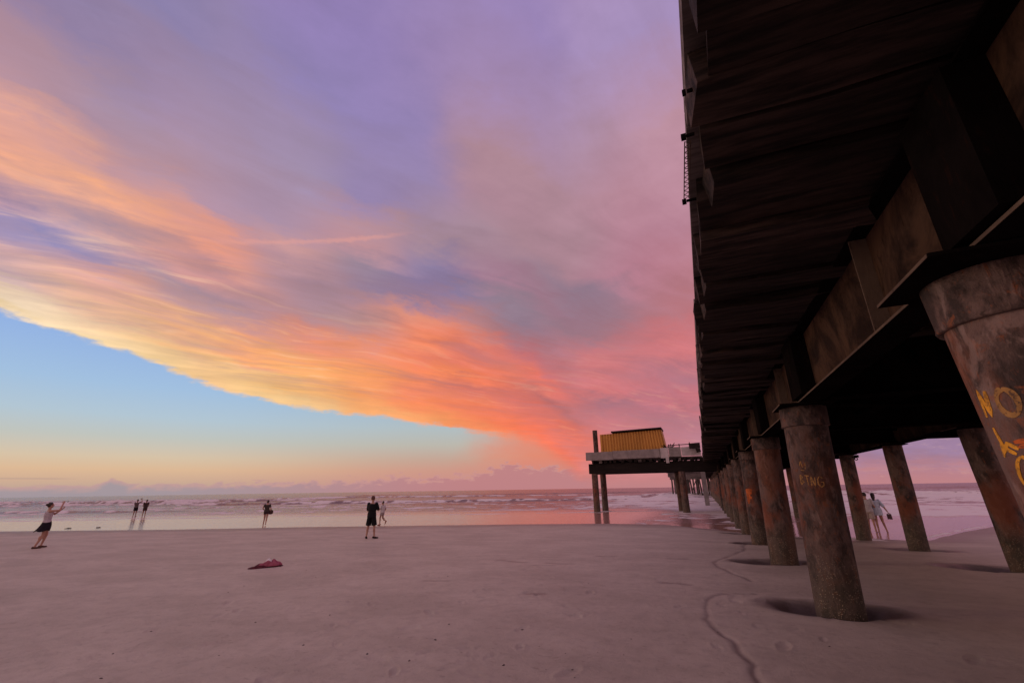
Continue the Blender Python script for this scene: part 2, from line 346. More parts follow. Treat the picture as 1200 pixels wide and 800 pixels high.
# ---------------------------------------------------------------- the pier
PIER=empty('fishing_pier',(3.7,30,SEA_Z),'long dark timber decked pier on rusty round steel piles running out to sea','pier')
DZ=3.80
def rough_beam(mb,x0,x1,yc,w,z0,z1,nseg=9,j=.017):
    rings=[]; xs=np.linspace(x0,x1,nseg); o1=random.uniform(-.02,.02)
    ph=random.random()*9
    for k,x in enumerate(xs):
        r=lambda: random.uniform(-j,j)
        sag=.012*math.sin(x*1.7+ph); e=.03 if k==0 else 0
        rings.append([(x+random.uniform(-e,e),yc-w/2+r()+o1*k/nseg,z0+r()+sag),(x+random.uniform(-e,e),yc+w/2+r(),z0+r()+sag),(x+random.uniform(-e,e),yc+w/2+r(),z1),(x,yc-w/2+r(),z1)])
    mb.rings(rings,smooth=False)
beams=[]; y=-1.2
while y<131:
    w=random.uniform(.27,.42); g=random.choice([.01,.015,.02,.03,.05,.09]); beams.append((y+w/2,w)); y+=w+g
n_ind=0; rest=MB()
for yc,w in beams:
    x0=.262+random.choice([-.02,0,.0,.03,.05,.09,random.uniform(-.05,.06)]); z0=DZ+random.choice([0,0,.03,-.03,.07,.045,-.055]); 
    if yc<1.2 or n_ind>=100: rough_beam(rest,x0,7.16,yc,w,z0,z0+.24,5)
    else:
        mb=MB(); rough_beam(mb,x0,7.16,yc,w,z0,z0+.24,11); mb.build('deck_beam',W_UNDER,PIER,(x0,yc,z0)); n_ind+=1
o=rest.build('deck_beam',W_UNDER,PIER,(3.7,80,DZ)); tag(o,kind='stuff')
mb=MB(); y=-1.3
while y<131:
    L=random.uniform(2.2,4.2); mb.box(.235+random.uniform(-.02,.02),.44,y,min(y+L-.02,131),DZ+.30,DZ+.43,.006); y+=L
mb.box(.44,7.1,-1.3,131,DZ+.30,DZ+.37); mb.build('deck_edge_board',W_GREY,PIER,(.3,0,DZ+.3))
# broken board ends and fixings hanging on the edge
for (yy,x,zz,h_,w_) in ((8.3,.16,3.70,.42,.04),(8.9,.17,3.72,.36,.20),(9.9,.15,3.66,.40,.06),(11.2,.16,3.7,.34,.22),(12.6,.15,3.62,.48,.05),(14.5,.15,3.66,.4,.3),(17.5,.13,3.62,.5,.25)):
    MB().box(x+.05,x+.085,yy,yy+w_,zz,zz+h_,.008).build('hanging_board',W_GREY,PIER)
# lattice tray and lamp brackets
tr=MB(); A=Vector((.205,2.72,3.93)); B=Vector((.175,3.40,3.93)); n=12
for s in (0,.038): tr.tube(A+Vector((s,0,0)),B+Vector((s,0,0)),.004,n=6)
for k in range(n):
    a=A.lerp(B,k/n); b=A.lerp(B,(k+.5)/n); c=A.lerp(B,(k+1)/n)
    tr.tube(a,b+Vector((.038,0,0)),.003,n=5); tr.tube(b+Vector((.038,0,0)),c,.003,n=5)
tray=tr.build('cable_tray',S_EDGE,PIER,A)
for p in ((.20,2.68,3.92),(.175,3.42,3.90),(.215,2.28,3.90)):
    b=MB(); q=.010 if p[1]<2.5 else .016; b.box(p[0]-q,p[0]+q,p[1]-q,p[1]+q,p[2],p[2]+.035); b.box(p[0]+.018,.27,p[1]-.008,p[1]+.008,p[2]+.012,p[2]+.03); b.build('bracket',S_BLACK,PIER)

# girders: I sections on both pile rows
EDGES=[]
def girder(xc,y0=-1.2,y1=130.5):
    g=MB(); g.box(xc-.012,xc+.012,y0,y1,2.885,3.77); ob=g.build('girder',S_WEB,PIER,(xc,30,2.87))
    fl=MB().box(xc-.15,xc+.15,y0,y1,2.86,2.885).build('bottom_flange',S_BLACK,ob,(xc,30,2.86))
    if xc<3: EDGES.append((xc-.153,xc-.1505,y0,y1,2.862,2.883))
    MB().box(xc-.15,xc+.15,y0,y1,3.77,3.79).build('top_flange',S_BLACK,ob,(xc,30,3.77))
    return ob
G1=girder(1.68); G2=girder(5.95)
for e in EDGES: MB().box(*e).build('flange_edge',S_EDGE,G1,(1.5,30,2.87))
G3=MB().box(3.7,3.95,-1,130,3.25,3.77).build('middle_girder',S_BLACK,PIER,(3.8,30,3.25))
for i,py in enumerate(ROW1):
    if py>60: break
    for yy in (py-.30,py+1.1,py+3.95):
        if yy<.5: continue
        MB().box(1.535,1.667,yy-.007,yy+.007,2.886,3.768).build('stiffener',S_EDGE,G1,(1.6,yy,2.89))
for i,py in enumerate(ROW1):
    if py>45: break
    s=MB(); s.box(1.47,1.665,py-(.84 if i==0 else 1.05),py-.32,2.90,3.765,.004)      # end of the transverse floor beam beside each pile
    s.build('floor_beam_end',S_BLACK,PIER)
    s=MB(); s.box(1.70,5.93,py-.16,py-.14,2.95,3.76); s.box(1.70,5.93,py-.27,py-.03,2.92,2.948); s.build('floor_beam',S_BLACK,PIER)
    if i<12: MB().tube((1.70,py+.4,2.95),(5.92,py+4.5,3.3),.045,n=8).build('wind_brace',S_BLACK,PIER)

def pile(parent,bx,by,tx,ty,zb,zt,r=.30,collar=True,plate=True,m=None,n=28,seg=14,label=None):
    m=m or M_PILE; mb=MB(); rg=[]
    for k in range(seg+1):
        t=k/seg; cx=bx+(tx-bx)*t; cy=by+(ty-by)*t; z=zb+(zt-zb)*t
        rg.append([(cx+(r+(.006*math.sin(3*a+z*2.1+bx)+random.uniform(-.0015,.0015))*(n<50))*math.cos(a),cy+(r+.006*math.sin(2*a+z*3)*(n<50))*math.sin(a),z) for a in [2*math.pi*i/n for i in range(n)]])
    mb.rings(rg); o=mb.build('pile',m,parent,((bx+tx)/2,(by+ty)/2,zb))
    if label: o['label']=label
    if collar:
        c=MB(); rr=r+.028; f=lambda z:(bx+(tx-bx)*(z-zb)/(zt-zb),by+(ty-by)*(z-zb)/(zt-zb))
        rings=[]
        for z,q in ((zt-.30,r+.003),(zt-.30,rr),(zt-.285,rr+.006),(zt-.27,rr),(zt-.005,rr),(zt-.005,r+.003)):
            cx,cy=f(z); rings.append([(cx+q*math.cos(a),cy+q*math.sin(a),z) for a in [2*math.pi*i/n for i in range(n)]])
        c.rings(rings,cap=False).build('collar',m,o)
    if plate:
        tx0=tx if tx<1.7 else tx-.09
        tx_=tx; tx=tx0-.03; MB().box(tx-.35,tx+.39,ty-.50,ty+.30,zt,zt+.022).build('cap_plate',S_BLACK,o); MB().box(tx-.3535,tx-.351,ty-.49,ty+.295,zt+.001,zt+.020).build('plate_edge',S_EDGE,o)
    return o
M_PILE0=m_pile('orange_brown_flaking_pile',1.35,.6,.4)
piles1=[]
for i,py in enumerate(ROW1):
    bx=1.52 if i else 2.0; tx=1.64 if i else 1.785; zb=float(sand_z(1.5,py,False))-.6 if py<45 else -3
    p=pile(PIER,bx,py,tx,py,zb,2.832,m=M_PILE0 if i==0 else None,r=.30 if i else .295, collar=i<14, plate=i<14,n=64 if i<4 else 20,seg=20 if i<4 else 8,
        label={0:'thick rusty pile with yellow graffiti letters',1:'rusty pile with small ochre lettering',3:'pile with an orange red paint patch'}.get(i))
    piles1.append((p,bx,tx,py,zb))
for i,py in enumerate(ROW2):
    zb=float(sand_z(5.9,py,False))-.6 if py<45 else -3
    pile(PIER,{1:6.12,3:5.70}.get(i,5.86),py,{1:6.0,3:5.83}.get(i,5.93),py,zb,2.84,.26,collar=False,plate=i<8,n=20,seg=8)
    if i in (1,3): MB().box(5.5,6.4,py+.5,py+1.3,2.76,2.86,.01).build('splice_plate',S_BLACK,PIER)
# the little ring hook by the far girder
hk=MB()
for k in range(14):
    a=k/14*2*math.pi; b=(k+1)/14*2*math.pi; hk.tube((6.02+.05*math.cos(a),22.9,2.66+.05*math.sin(a)),(6.02+.05*math.cos(b),22.9,2.66+.05*math.sin(b)),.016,n=6)
hk.tube((5.9,22.9,2.74),(5.98,22.9,2.70),.02,n=6); hk.build('ring_hook',S_BLACK,PIER)
# pale square post farther out
MB().box(-.15,.35,60,60.5,-1.2,3.79,.01).build('concrete_post',M_CONC,PIER)
PIER2=[]
# graffiti painted on the piles: strokes that hug the tube
def paint(pl,strokes,mt,width,name='graffiti',r=.30):
    o,bx,tx,py,zb=pl; mb=MB()
    for st in strokes:
        pts=[]
        for a,b in zip(st[:-1],st[1:]):
            for k in range(5): pts.append((a[0]+(b[0]-a[0])*k/5,a[1]+(b[1]-a[1])*k/5))
        pts.append(st[-1]); rings=[]
        P=[(q[0]*math.pi/180*r,q[1]) for q in pts]
        prevn=None
        for k,(s,z) in enumerate(P):
            a=P[max(k-1,0)]; b=P[min(k+1,len(P)-1)]; dx,dz=b[0]-a[0],b[1]-a[1]; L=math.hypot(dx,dz) or 1; nx,nz=-dz/L,dx/L
            w=width*(.9+.2*math.sin(k*.22+st[0][0]))*.5*(.6 if k in(0,len(P)-1) else 1)
            row=[]
            for q,off in ((-1,0),(1,0),(1,.0022),(-1,.0022)):
                ss=s+nx*w*q; zz=z+nz*w*q; th=ss/r; f=(zz-zb)/(2.832-zb); cx=bx+(tx-bx)*f; rr=(.295 if o is piles1[0][0] else .30)+.0006+off
                row.append((cx+rr*math.cos(th),py+rr*math.sin(th),zz))
            rings.append(row)
        mb.rings(rings,smooth=False)
    return mb.build(name,mt,o)
def oval(ca,cz,ra,rz,tilt=0,n=14):
    return [(ca+ra*math.cos(t)+tilt*math.sin(t)*5,cz+rz*math.sin(t)) for t in [2*math.pi*k/n+1.6 for k in range(n+1)]]
paint(piles1[0],[[(-178,2.00),(-175.5,2.15),(-170,2.005),(-166,2.14)]],PAINT_Y,.026)
paint(piles1[0],[oval(-149,2.06,8.5,.072)],PAINT_Y2,.030)
paint(piles1[0],[[(-176,1.94),(-173,1.83),(-162,1.79)],[(-176,1.80),(-167,1.85),(-158,1.815)],[(-174,1.86),(-178,1.78)]],PAINT_Y,.020)
paint(piles1[0],[oval(-161,1.695,8,.080,.5)],PAINT_Y,.020)
paint(piles1[0],[[(-162,1.55),(-152,1.61),(-144,1.52)],[(-158,1.50),(-152,1.42)],[(-157,1.38),(-147,1.34)]],PAINT_Y,.022)
paint(piles1[0],[[(-160,1.850),(-130,1.865),(-100,1.86)],[(-158,1.826),(-130,1.835),(-100,1.83)],[(-152,1.80),(-125,1.805),(-100,1.80)],[(-150,1.775),(-125,1.78),(-100,1.775)]],PAINT_O,.030,'paint_patch')
k=piles1[1]
def T(a,z,s=1): return (a,z)
paint(k,[[(-140,1.66),(-139,1.80)],[(-139,1.80),(-132,1.775),(-138,1.735),(-130,1.70),(-139,1.66)]],PAINT_Y2,.018)
paint(k,[[(-127,1.79),(-115,1.78)],[(-121,1.785),(-120,1.65)]],PAINT_Y2,.018)
paint(k,[[(-112,1.64),(-111,1.77),(-103,1.63),(-102,1.76)]],PAINT_Y2,.018)
paint(k,[[(-84,1.745),(-90,1.775),(-96,1.73),(-96,1.66),(-89,1.62),(-82,1.65),(-83,1.69),(-89,1.69)]],PAINT_Y2,.018)
paint(k,[[(-136,1.93),(-131,2.0),(-127,1.9)],[(-121,1.88),(-119,1.97)],[(-134,1.87),(-124,1.86)]],PAINT_Y2,.013)
paint(piles1[3],[[(-150,1.5),(-125,1.52),(-105,1.5)],[(-150,1.42),(-125,1.43),(-108,1.42)],[(-152,1.34),(-120,1.35)],[(-150,1.26),(-122,1.27),(-112,1.26)],[(-148,1.18),(-125,1.18)],[(-145,1.11),(-130,1.1)]],PAINT_O,.09,'paint_patch')

# ---------------------------------------------------------------- side platform
PF=empty('side_platform',(-4.5,46,SEA_Z),'raised timber platform on four round piles branching left off the pier','platform')
def plpile(x,y,zt,zb=-1.6,r=.30):
    mb=MB(); rg=[[(x+r*math.cos(a)*(1.04 if z<.3 else 1),y+r*math.sin(a),z) for a in [2*math.pi*i/20 for i in range(20)]] for z in np.linspace(zb,zt,8)]
    return mb.rings(rg).build('pile',M_PILE2,PF,(x,y,zb))
M_PILE2=m_pile('barnacled_platform_pile',1.05,.8)
for x,y in ((-9.72,44.2),(-9.4,46.6),(-1.72,44.2),(-2.2,47.0)): plpile(x,y,3.0)
MB().box(-10.2,1.3,43.95,44.45,3.0,3.93,.01).build('cap_beam',W_DARK,PF)
MB().box(-10.0,1.3,46.6,47.1,3.0,3.93,.01).build('cap_beam',W_DARK,PF)
x=-9.8
while x<.2:
    w=random.uniform(.18,.34); MB().box(x,x+w,43.75+random.uniform(-.08,.05),48.2,3.94,4.16+random.uniform(0,.03),.012).build('joist',W_DARK if random.random()<.7 else W_GREY,PF); x+=w+random.choice([.08,.2,.35,.5])
MB().box(-9.9,.2,43.9,48.4,4.20,4.30,.005).build('deck',W_GREY,PF)
fx=[(-10.35,-7.72,4.24,5.0,M_CONC),(-7.69,-3.35,4.27,5.05,M_CONC),(-3.32,-2.6,4.20,5.12,M_WHITE),(-2.57,-1.5,4.30,5.15,M_CONC),(-1.47,.15,4.35,5.12,M_WHITE)]
for a,b,z0,z1,m in fx: MB().box(a,b,43.66,43.84,z0,z1,.012).build('parapet_panel',m,PF,bevel=.01)
MB().box(-2.9,-2.62,43.60,43.655,3.75,4.3,.01).build('hanging_plate',M_WHITE,PF)
mb=MB(); rg=[[(-9.45+.24*math.cos(a),44.5+.24*math.sin(a),z) for a in [2*math.pi*i/16 for i in range(16)]] for z in (4.3,5.6,7.2)]
mb.rings(rg).build('post',m_pile('bollard_skin',.8,0),PF)
rl=MB(); rl.tube((-2.6,43.75,5.32),(.1,43.75,5.36),.035,n=8)
for xx in (-2.5,-1.6,-.7,0): rl.tube((xx,43.75,5.1),(xx,43.75,5.42+.1*(xx==-.7)),.04,n=8)
rl.build('handrail',S_BLACK,PF)
mb=MB(); mb.box(-.75,.15,42.9,43.6,4.95,5.35,.05); mb.box(-.2,.15,42.8,43.5,4.6,4.93,.05); mb.build('timber_block',W_UNDER,PF)
x=-3.0; mb=MB()
for k in range(9):
    a=Vector((-2.8+random.uniform(-.1,.5),43.95+random.uniform(0,.3),5.0)); mb.tube(a,a+Vector((random.uniform(-.4,.5),.1,random.uniform(.25,.6))),.05,.03,n=7)
mb.build('debris_heap',W_DARK,PF)

# yellow shipping container with corrugated side
CN=empty('shipping_container',(-5.75,45.4,4.3),'yellow corrugated shipping container under a dark roof sheet on the platform','container')
M_CONT=mat('faded_yellow_container_paint',(.62,.33,.05),.55,spec=.4); nt=M_CONT.node_tree; p=wcoord(nt); n1=noise(nt,.8,4,mapping(nt,p,(1,1,.3))); n2=noise(nt,6,5,mapping(nt,p,(1.5,1,.2)),.7)
c=mix(nt,mrange(nt,n1,.3,.7),(.64,.32,.07),(.50,.245,.05)); setc(M_CONT,'Base Color',mix(nt,mrange(nt,n2,.6,.7,0,.6),c,(.28,.12,.04)))
xa,xb,z0,z1=-8.85,-2.72,4.32,6.86; mb=MB(); pts=[]; x=xa; per=(xb-xa)/22
for k in range(22):
    for f,dy in ((.0,0),(.42,0),(.55,.09),(.88,.09)): pts.append((xa+(k+f)*per,44.15+dy))
pts.append((xb,44.15)); n=len(pts)
sl=lambda x,z: x-(.32*(z-z0)/(z1-z0) if x>xb-.001 else (.32*(z-z0)/(z1-z0))*((x-xa)/(xb-xa))**3)
vs=[(sl(px,z0),py,z0) for px,py in pts]+[(sl(px,z1-.15*(1-(px-xa)/(xb-xa))),py,z1-.15*(1-(px-xa)/(xb-xa))) for px,py in pts]
mb.add(vs,[(i,i+1,n+i+1,n+i) for i in range(n-1)])
mb.add([(sl(xb,z0),44.15,z0),(sl(xb,z0),46.55,z0),(sl(xb,z1),46.55,z1),(sl(xb,z1),44.15,z1),(xa,44.15,z0),(xa,46.55,z0),(xa,46.55,z1-.15),(xa,44.15,z1-.15)],[(0,1,2,3),(4,7,6,5),(1,5,6,2),(3,2,6,7),(0,4,5,1)])
mb.build('corrugated_shell',M_CONT,CN)
MB().box(xa-.02,xb+.02,44.08,44.145,z0,z0+.16).build('bottom_rail',m_steel('brown_rail',(.20,.09,.04),(.14,.06,.03),(.06,.03,.02)),CN)
MB().box(xa-.04,xa+.12,44.07,44.142,z0+.16,z1-.16).build('corner_post',M_CONT,CN)
r=MB(); r.add([(-7.75,43.95,6.82),(-3.0,43.95,6.93),(-3.0,46.7,6.93),(-7.75,46.7,6.82),(-7.75,43.95,6.95),(-3.0,43.95,7.06),(-3.0,46.7,7.06),(-7.75,46.7,6.95)],[(0,3,2,1),(4,5,6,7),(0,1,5,4),(1,2,6,5),(2,3,7,6),(3,0,4,7)])
r.build('roof_sheet',W_DARK,CN)

# ---------------------------------------------------------------- pier head far out
PH=empty('pier_head',(-3,126,-3),'silvery old timber pier head far out on many thin piles','pier head')
MB().box(-8.0,1.5,120,132,4.1,5.0,.03).build('deck',W_FAR,PH); MB().box(-8.2,1.5,119.6,119.95,5.0,6.9,.04).build('side_wall',W_FAR,PH)
MB().box(-7.6,1.5,119.9,120.4,3.4,4.08,.02).build('cap_beam',W_GREY,PH)
for k,x in enumerate(np.linspace(-7.2,1.2,13)):
    t=random.uniform(-.5,.5)*(k%3==0); mb=MB(); mb.tube((x+t,120.2+(k%2)*.0,-3),(x,120.2,3.4),.19,.19,n=10); mb.build('pile',W_GREY,PH)
for k,x in enumerate(np.linspace(-7.0,1.0,8)): MB().tube((x,127,-3),(x,127,4.1),.2,n=8).build('pile',W_GREY,PH)
for a,b in ((-4.4,-2.9),(-2.9,-1.5),(-5.4,-4.0)): MB().tube((a,119.95,.4),(b,119.95,3.5),.10,n=8).build('cross_brace',W_GREY,PH)
for k in range(5):
    x=-7.6+k*2.1; MB().box(x,x+.16,119.4,119.59,4.4,7.2).build('rail_post',W_GREY,PH)

# ---------------------------------------------------------------- small things on the sand
def heap(name,cx,cy,z,rx,ry,h,mt,label,cat,seed,rot=0,folds=.5,parent=None):
    n=40; mb=MB(); rs=np.random.default_rng(seed); ph=rs.uniform(0,6,6)
    rings=[]
    for i in range(14):
        q=1-i/14; row=[]
        for j in range(n):
            a=2*math.pi*j/n; e=1+.22*math.sin(2*a+ph[0])+.14*math.sin(3*a+ph[1])+.08*math.sin(7*a+ph[2])
            X=rx*q*e*math.cos(a); Y=ry*q*e*math.sin(a)
            hh=h*(1-q**2.2)*(1+folds*(math.sin(9*X/rx+ph[3]+2*Y/ry)*.35+math.sin(6*Y/ry+ph[4]+3*X/rx)*.3))+(0.012*math.sin(5*a+ph[5])*q if i==0 else 0)
            row.append((cx+X*math.cos(rot)-Y*math.sin(rot),cy+X*math.sin(rot)+Y*math.cos(rot),z+max(hh,-.01)+.004*math.sin(a*11)))
        rings.append(row)
    rings.insert(0,[(p[0],p[1],z-.02) for p in rings[0]])
    o=mb.rings(rings).build(name,mt,None,(cx,cy,z)); return tag(o,label,cat)
def cloth(name,a,b):
    m=mat(name,a,.9,spec=.2); nt=m.node_tree; p=wcoord(nt); n=noise(nt,14,4,p); setc(m,'Base Color',mix(nt,mrange(nt,n,.4,.6),a,b)); setc(m,'Normal',bump(nt,noise(nt,60,3,p),.4,.005)); return m
zb=float(sand_z(-10.6,8.9,False)); rr=YAW+.55
heap('beach_towel',-10.62,8.93,zb,.36,.20,.07,cloth('maroon_towel_cloth',(.06,.012,.02),(.11,.02,.03)),'crumpled dark maroon towel lying flat on the open sand','towel',3,rr,.7)
heap('folded_shirt',-10.50,9.02,zb+.05,.22,.14,.10,cloth('pink_cloth',(.36,.11,.16),(.28,.07,.11)),'bunched pink shirt lying on the maroon towel','shirt',8,rr,.7)
heap('sun_hat',-10.58,9.02,zb+.13,.085,.07,.06,cloth('white_cloth',(.75,.72,.72),(.65,.62,.62)),'small white cloth hat on top of the pink shirt','hat',5,rr,.2)
shell_m=mat('dark_shell',(.05,.035,.03),.6)
mb=MB(); pr=[]
for i,(rr_,zz) in enumerate(((.6,0),(1,.25),(.8,.6),(.35,.85))):
    pr.append([(.03*rr_*math.cos(a)*(1+.25*math.sin(3*a)),.02*rr_*math.sin(a)*(1+.2*math.cos(2*a)),.018*zz) for a in [2*math.pi*j/9 for j in range(9)]])
sh=mb.rings(pr).build('shell_fragment',shell_m,None,(0,0,0)); tag(sh,'small dark broken shell on the open foreground sand','shell','broken shells scattered over the foreground sand')
spots=[(-6.42,3.59),(-4.47,3.84),(-4.59,4.56),(-4.43,4.78),(-5.35,5.75),(-3.7,5.18),(-3.66,4.56),(-2.39,5.98),(-1.97,5.44),(-1.04,6.06),(-1.59,5.83),(-5.33,3.46),(-5.2,3.97),(-5.15,4.08),(-4.26,3.97),(-3.1,4.55),(-3.22,5.25),(-2.71,4.96),(-6.04,5.08),(-8.05,5.56),(-5.67,3.12),(-2.12,4.78),(-1.44,4.91),(-1.31,5.47),(-1.68,4.82)]
for k in range(46): a=random.uniform(-1.05,.5); d=random.uniform(3.5,13); spots.append((d*math.sin(a)-.3,d*math.cos(a)))
for k,(x,y) in enumerate(spots):
    o=sh if k==0 else sh.copy()
    if k: COL.objects.link(o)
    o.location=(x,y,float(sand_z(x,y))-.003); o.rotation_euler=(random.uniform(-.3,.3),random.uniform(-.3,.3),random.uniform(0,6)); s=random.choice([.22,.3,.4,.62]); o.scale=(s,s,s)
wd=mat('black_seaweed',(.02,.018,.012),.5)
lab=['dark clump of seaweed left of the far pair on the wet sand','smaller dark seaweed clump on the wet sand nearest the far pair']
for k,(x,y,s) in enumerate(((-42.07,18.75,.15),(-40.6,19.8,.11))):
    mb=MB()
    for q in range(26):
        a=Vector((x+random.gauss(0,s*.45),y+random.gauss(0,s*.45),SEA_Z-.01)); mb.tube(a,a+Vector((random.uniform(-s,s)*.6,random.uniform(-s,s)*.6,random.uniform(.02,.07))),.02,.008,n=5)
    tag(mb.build('seaweed_clump',wd,None,(x,y,SEA_Z)),lab[k],'seaweed')
# ---------------------------------------------------------------- people
def skinmat(name,c): m=mat(name,c,.5,spec=.4); return m
SKIN=skinmat('skin',(.42,.24,.18)); SKIN_D=skinmat('tanned_skin',(.30,.16,.11)); EYE=mat('eye_dark',(.02,.015,.012),.3); LIP=mat('lips',(.30,.10,.09),.5)
DG=None
def remeshed(mb,vox,smooth=2):
    me=bpy.data.meshes.new('tmp'); me.from_pydata([Vector(v) for v in mb.v],[],mb.f); me.update()
    o=bpy.data.objects.new('tmp',me); COL.objects.link(o)
    m=o.modifiers.new('r','REMESH'); m.mode='VOXEL'; m.voxel_size=vox; m.use_smooth_shade=True
    s=o.modifiers.new('s','SMOOTH'); s.iterations=smooth; s.factor=.5
    dg=bpy.context.evaluated_depsgraph_get(); ev=o.evaluated_get(dg); me2=bpy.data.meshes.new_from_object(ev)
    bpy.data.objects.remove(o); bpy.data.meshes.remove(me); return me2
def cap(mb,a,b,ra,rb,n=14,fl=1.0,ax=None):
    """closed tapered capsule"""
    a=Vector(a); b=Vector(b); d=b-a; L=d.length; d=d/L if L>1e-6 else Vector((0,0,1)); u=d.orthogonal().normalized(); w=d.cross(u)
    rings=[]
    for k in range(4): t=math.pi/2*(1-(k+.3)/4.3); rings.append((a-d*ra*math.sin(t),ra*math.cos(t)))
    rings.append((a,ra)); rings.append((b,rb))
    for k in range(1,5): t=math.pi/2*k/4.3; rings.append((b+d*rb*math.sin(t),rb*math.cos(t)))
    mb.rings([[c+(u*math.cos(x)+w*math.sin(x))*r for x in [2*math.pi*i/n for i in range(n)]] for c,r in rings])
def ell(mb,c,rx,ry,rz,n=18,m=10,rot=None):
    c=Vector(c); rings=[]
    for k in range(1,m):
        t=math.pi*k/m; row=[]
        for i in range(n):
            v=Vector((rx*math.sin(t)*math.cos(2*math.pi*i/n),ry*math.sin(t)*math.sin(2*math.pi*i/n),-rz*math.cos(t)))
            if rot: v=rot@v
            row.append(c+v)
        rings.append(row)
    mb.rings(rings)
def loft(mb,secs,n=22,cap_=True):   # secs: (cx,cy,cz,rx,ry)
    mb.rings([[(cx+rx*math.cos(2*math.pi*i/n),cy+ry*math.sin(2*math.pi*i/n),cz) for i in range(n)] for cx,cy,cz,rx,ry in secs],cap=cap_)
BASE=dict(pelvis=(0,0,.95),chest=(0,0,1.28),neck=(0,-.005,1.46),head=(0,.015,1.635),
 shL=(-.185,0,1.415),elL=(-.23,-.02,1.13),wrL=(-.235,.06,.88),shR=(.185,0,1.415),elR=(.23,-.02,1.13),wrR=(.235,.06,.88),
 hipL=(-.09,0,.92),knL=(-.10,.02,.50),anL=(-.11,-.01,.085),hipR=(.09,0,.92),knR=(.10,.02,.50),anR=(.11,-.01,.085))
def V(*a): return Vector(a)
def hand(mb,wr,el,side,grip):
    d=(Vector(wr)-Vector(el)).normalized(); u=Vector((0,0,1)).cross(d)
    if u.length<.2: u=Vector((0,1,0)).cross(d)
    u.normalize()
    if abs(d.z)>.8: u=Vector((0,1,0)); u=(u-d*u.dot(d)).normalized()
    n=d.cross(u).normalized(); wr=Vector(wr)
    for q in (-.024,0,.024): cap(mb,wr+d*.01+u*q*.6,wr+d*.085+u*q,.016,.013,8)
    for k,L in enumerate((.068,.078,.073,.056)):
        o=wr+d*.088+u*(-.030+.020*k); m1=o+(d*math.cos(grip*.6)+n*math.sin(grip*.6))*L*.5; m2=m1+(d*math.cos(grip*1.6)+n*math.sin(grip*1.6))*L*.5
        cap(mb,o,m1,.0088,.0082,8); cap(mb,m1,m2,.0082,.0072,8)
    o=wr+d*.025-u*.028; m1=o+(d*.55-u*.75).normalized()*.04+n*.012; m2=m1+(d*.9-u*.1).normalized()*.032+n*.012
    cap(mb,o,m1,.012,.010,8); cap(mb,m1,m2,.010,.008,8)
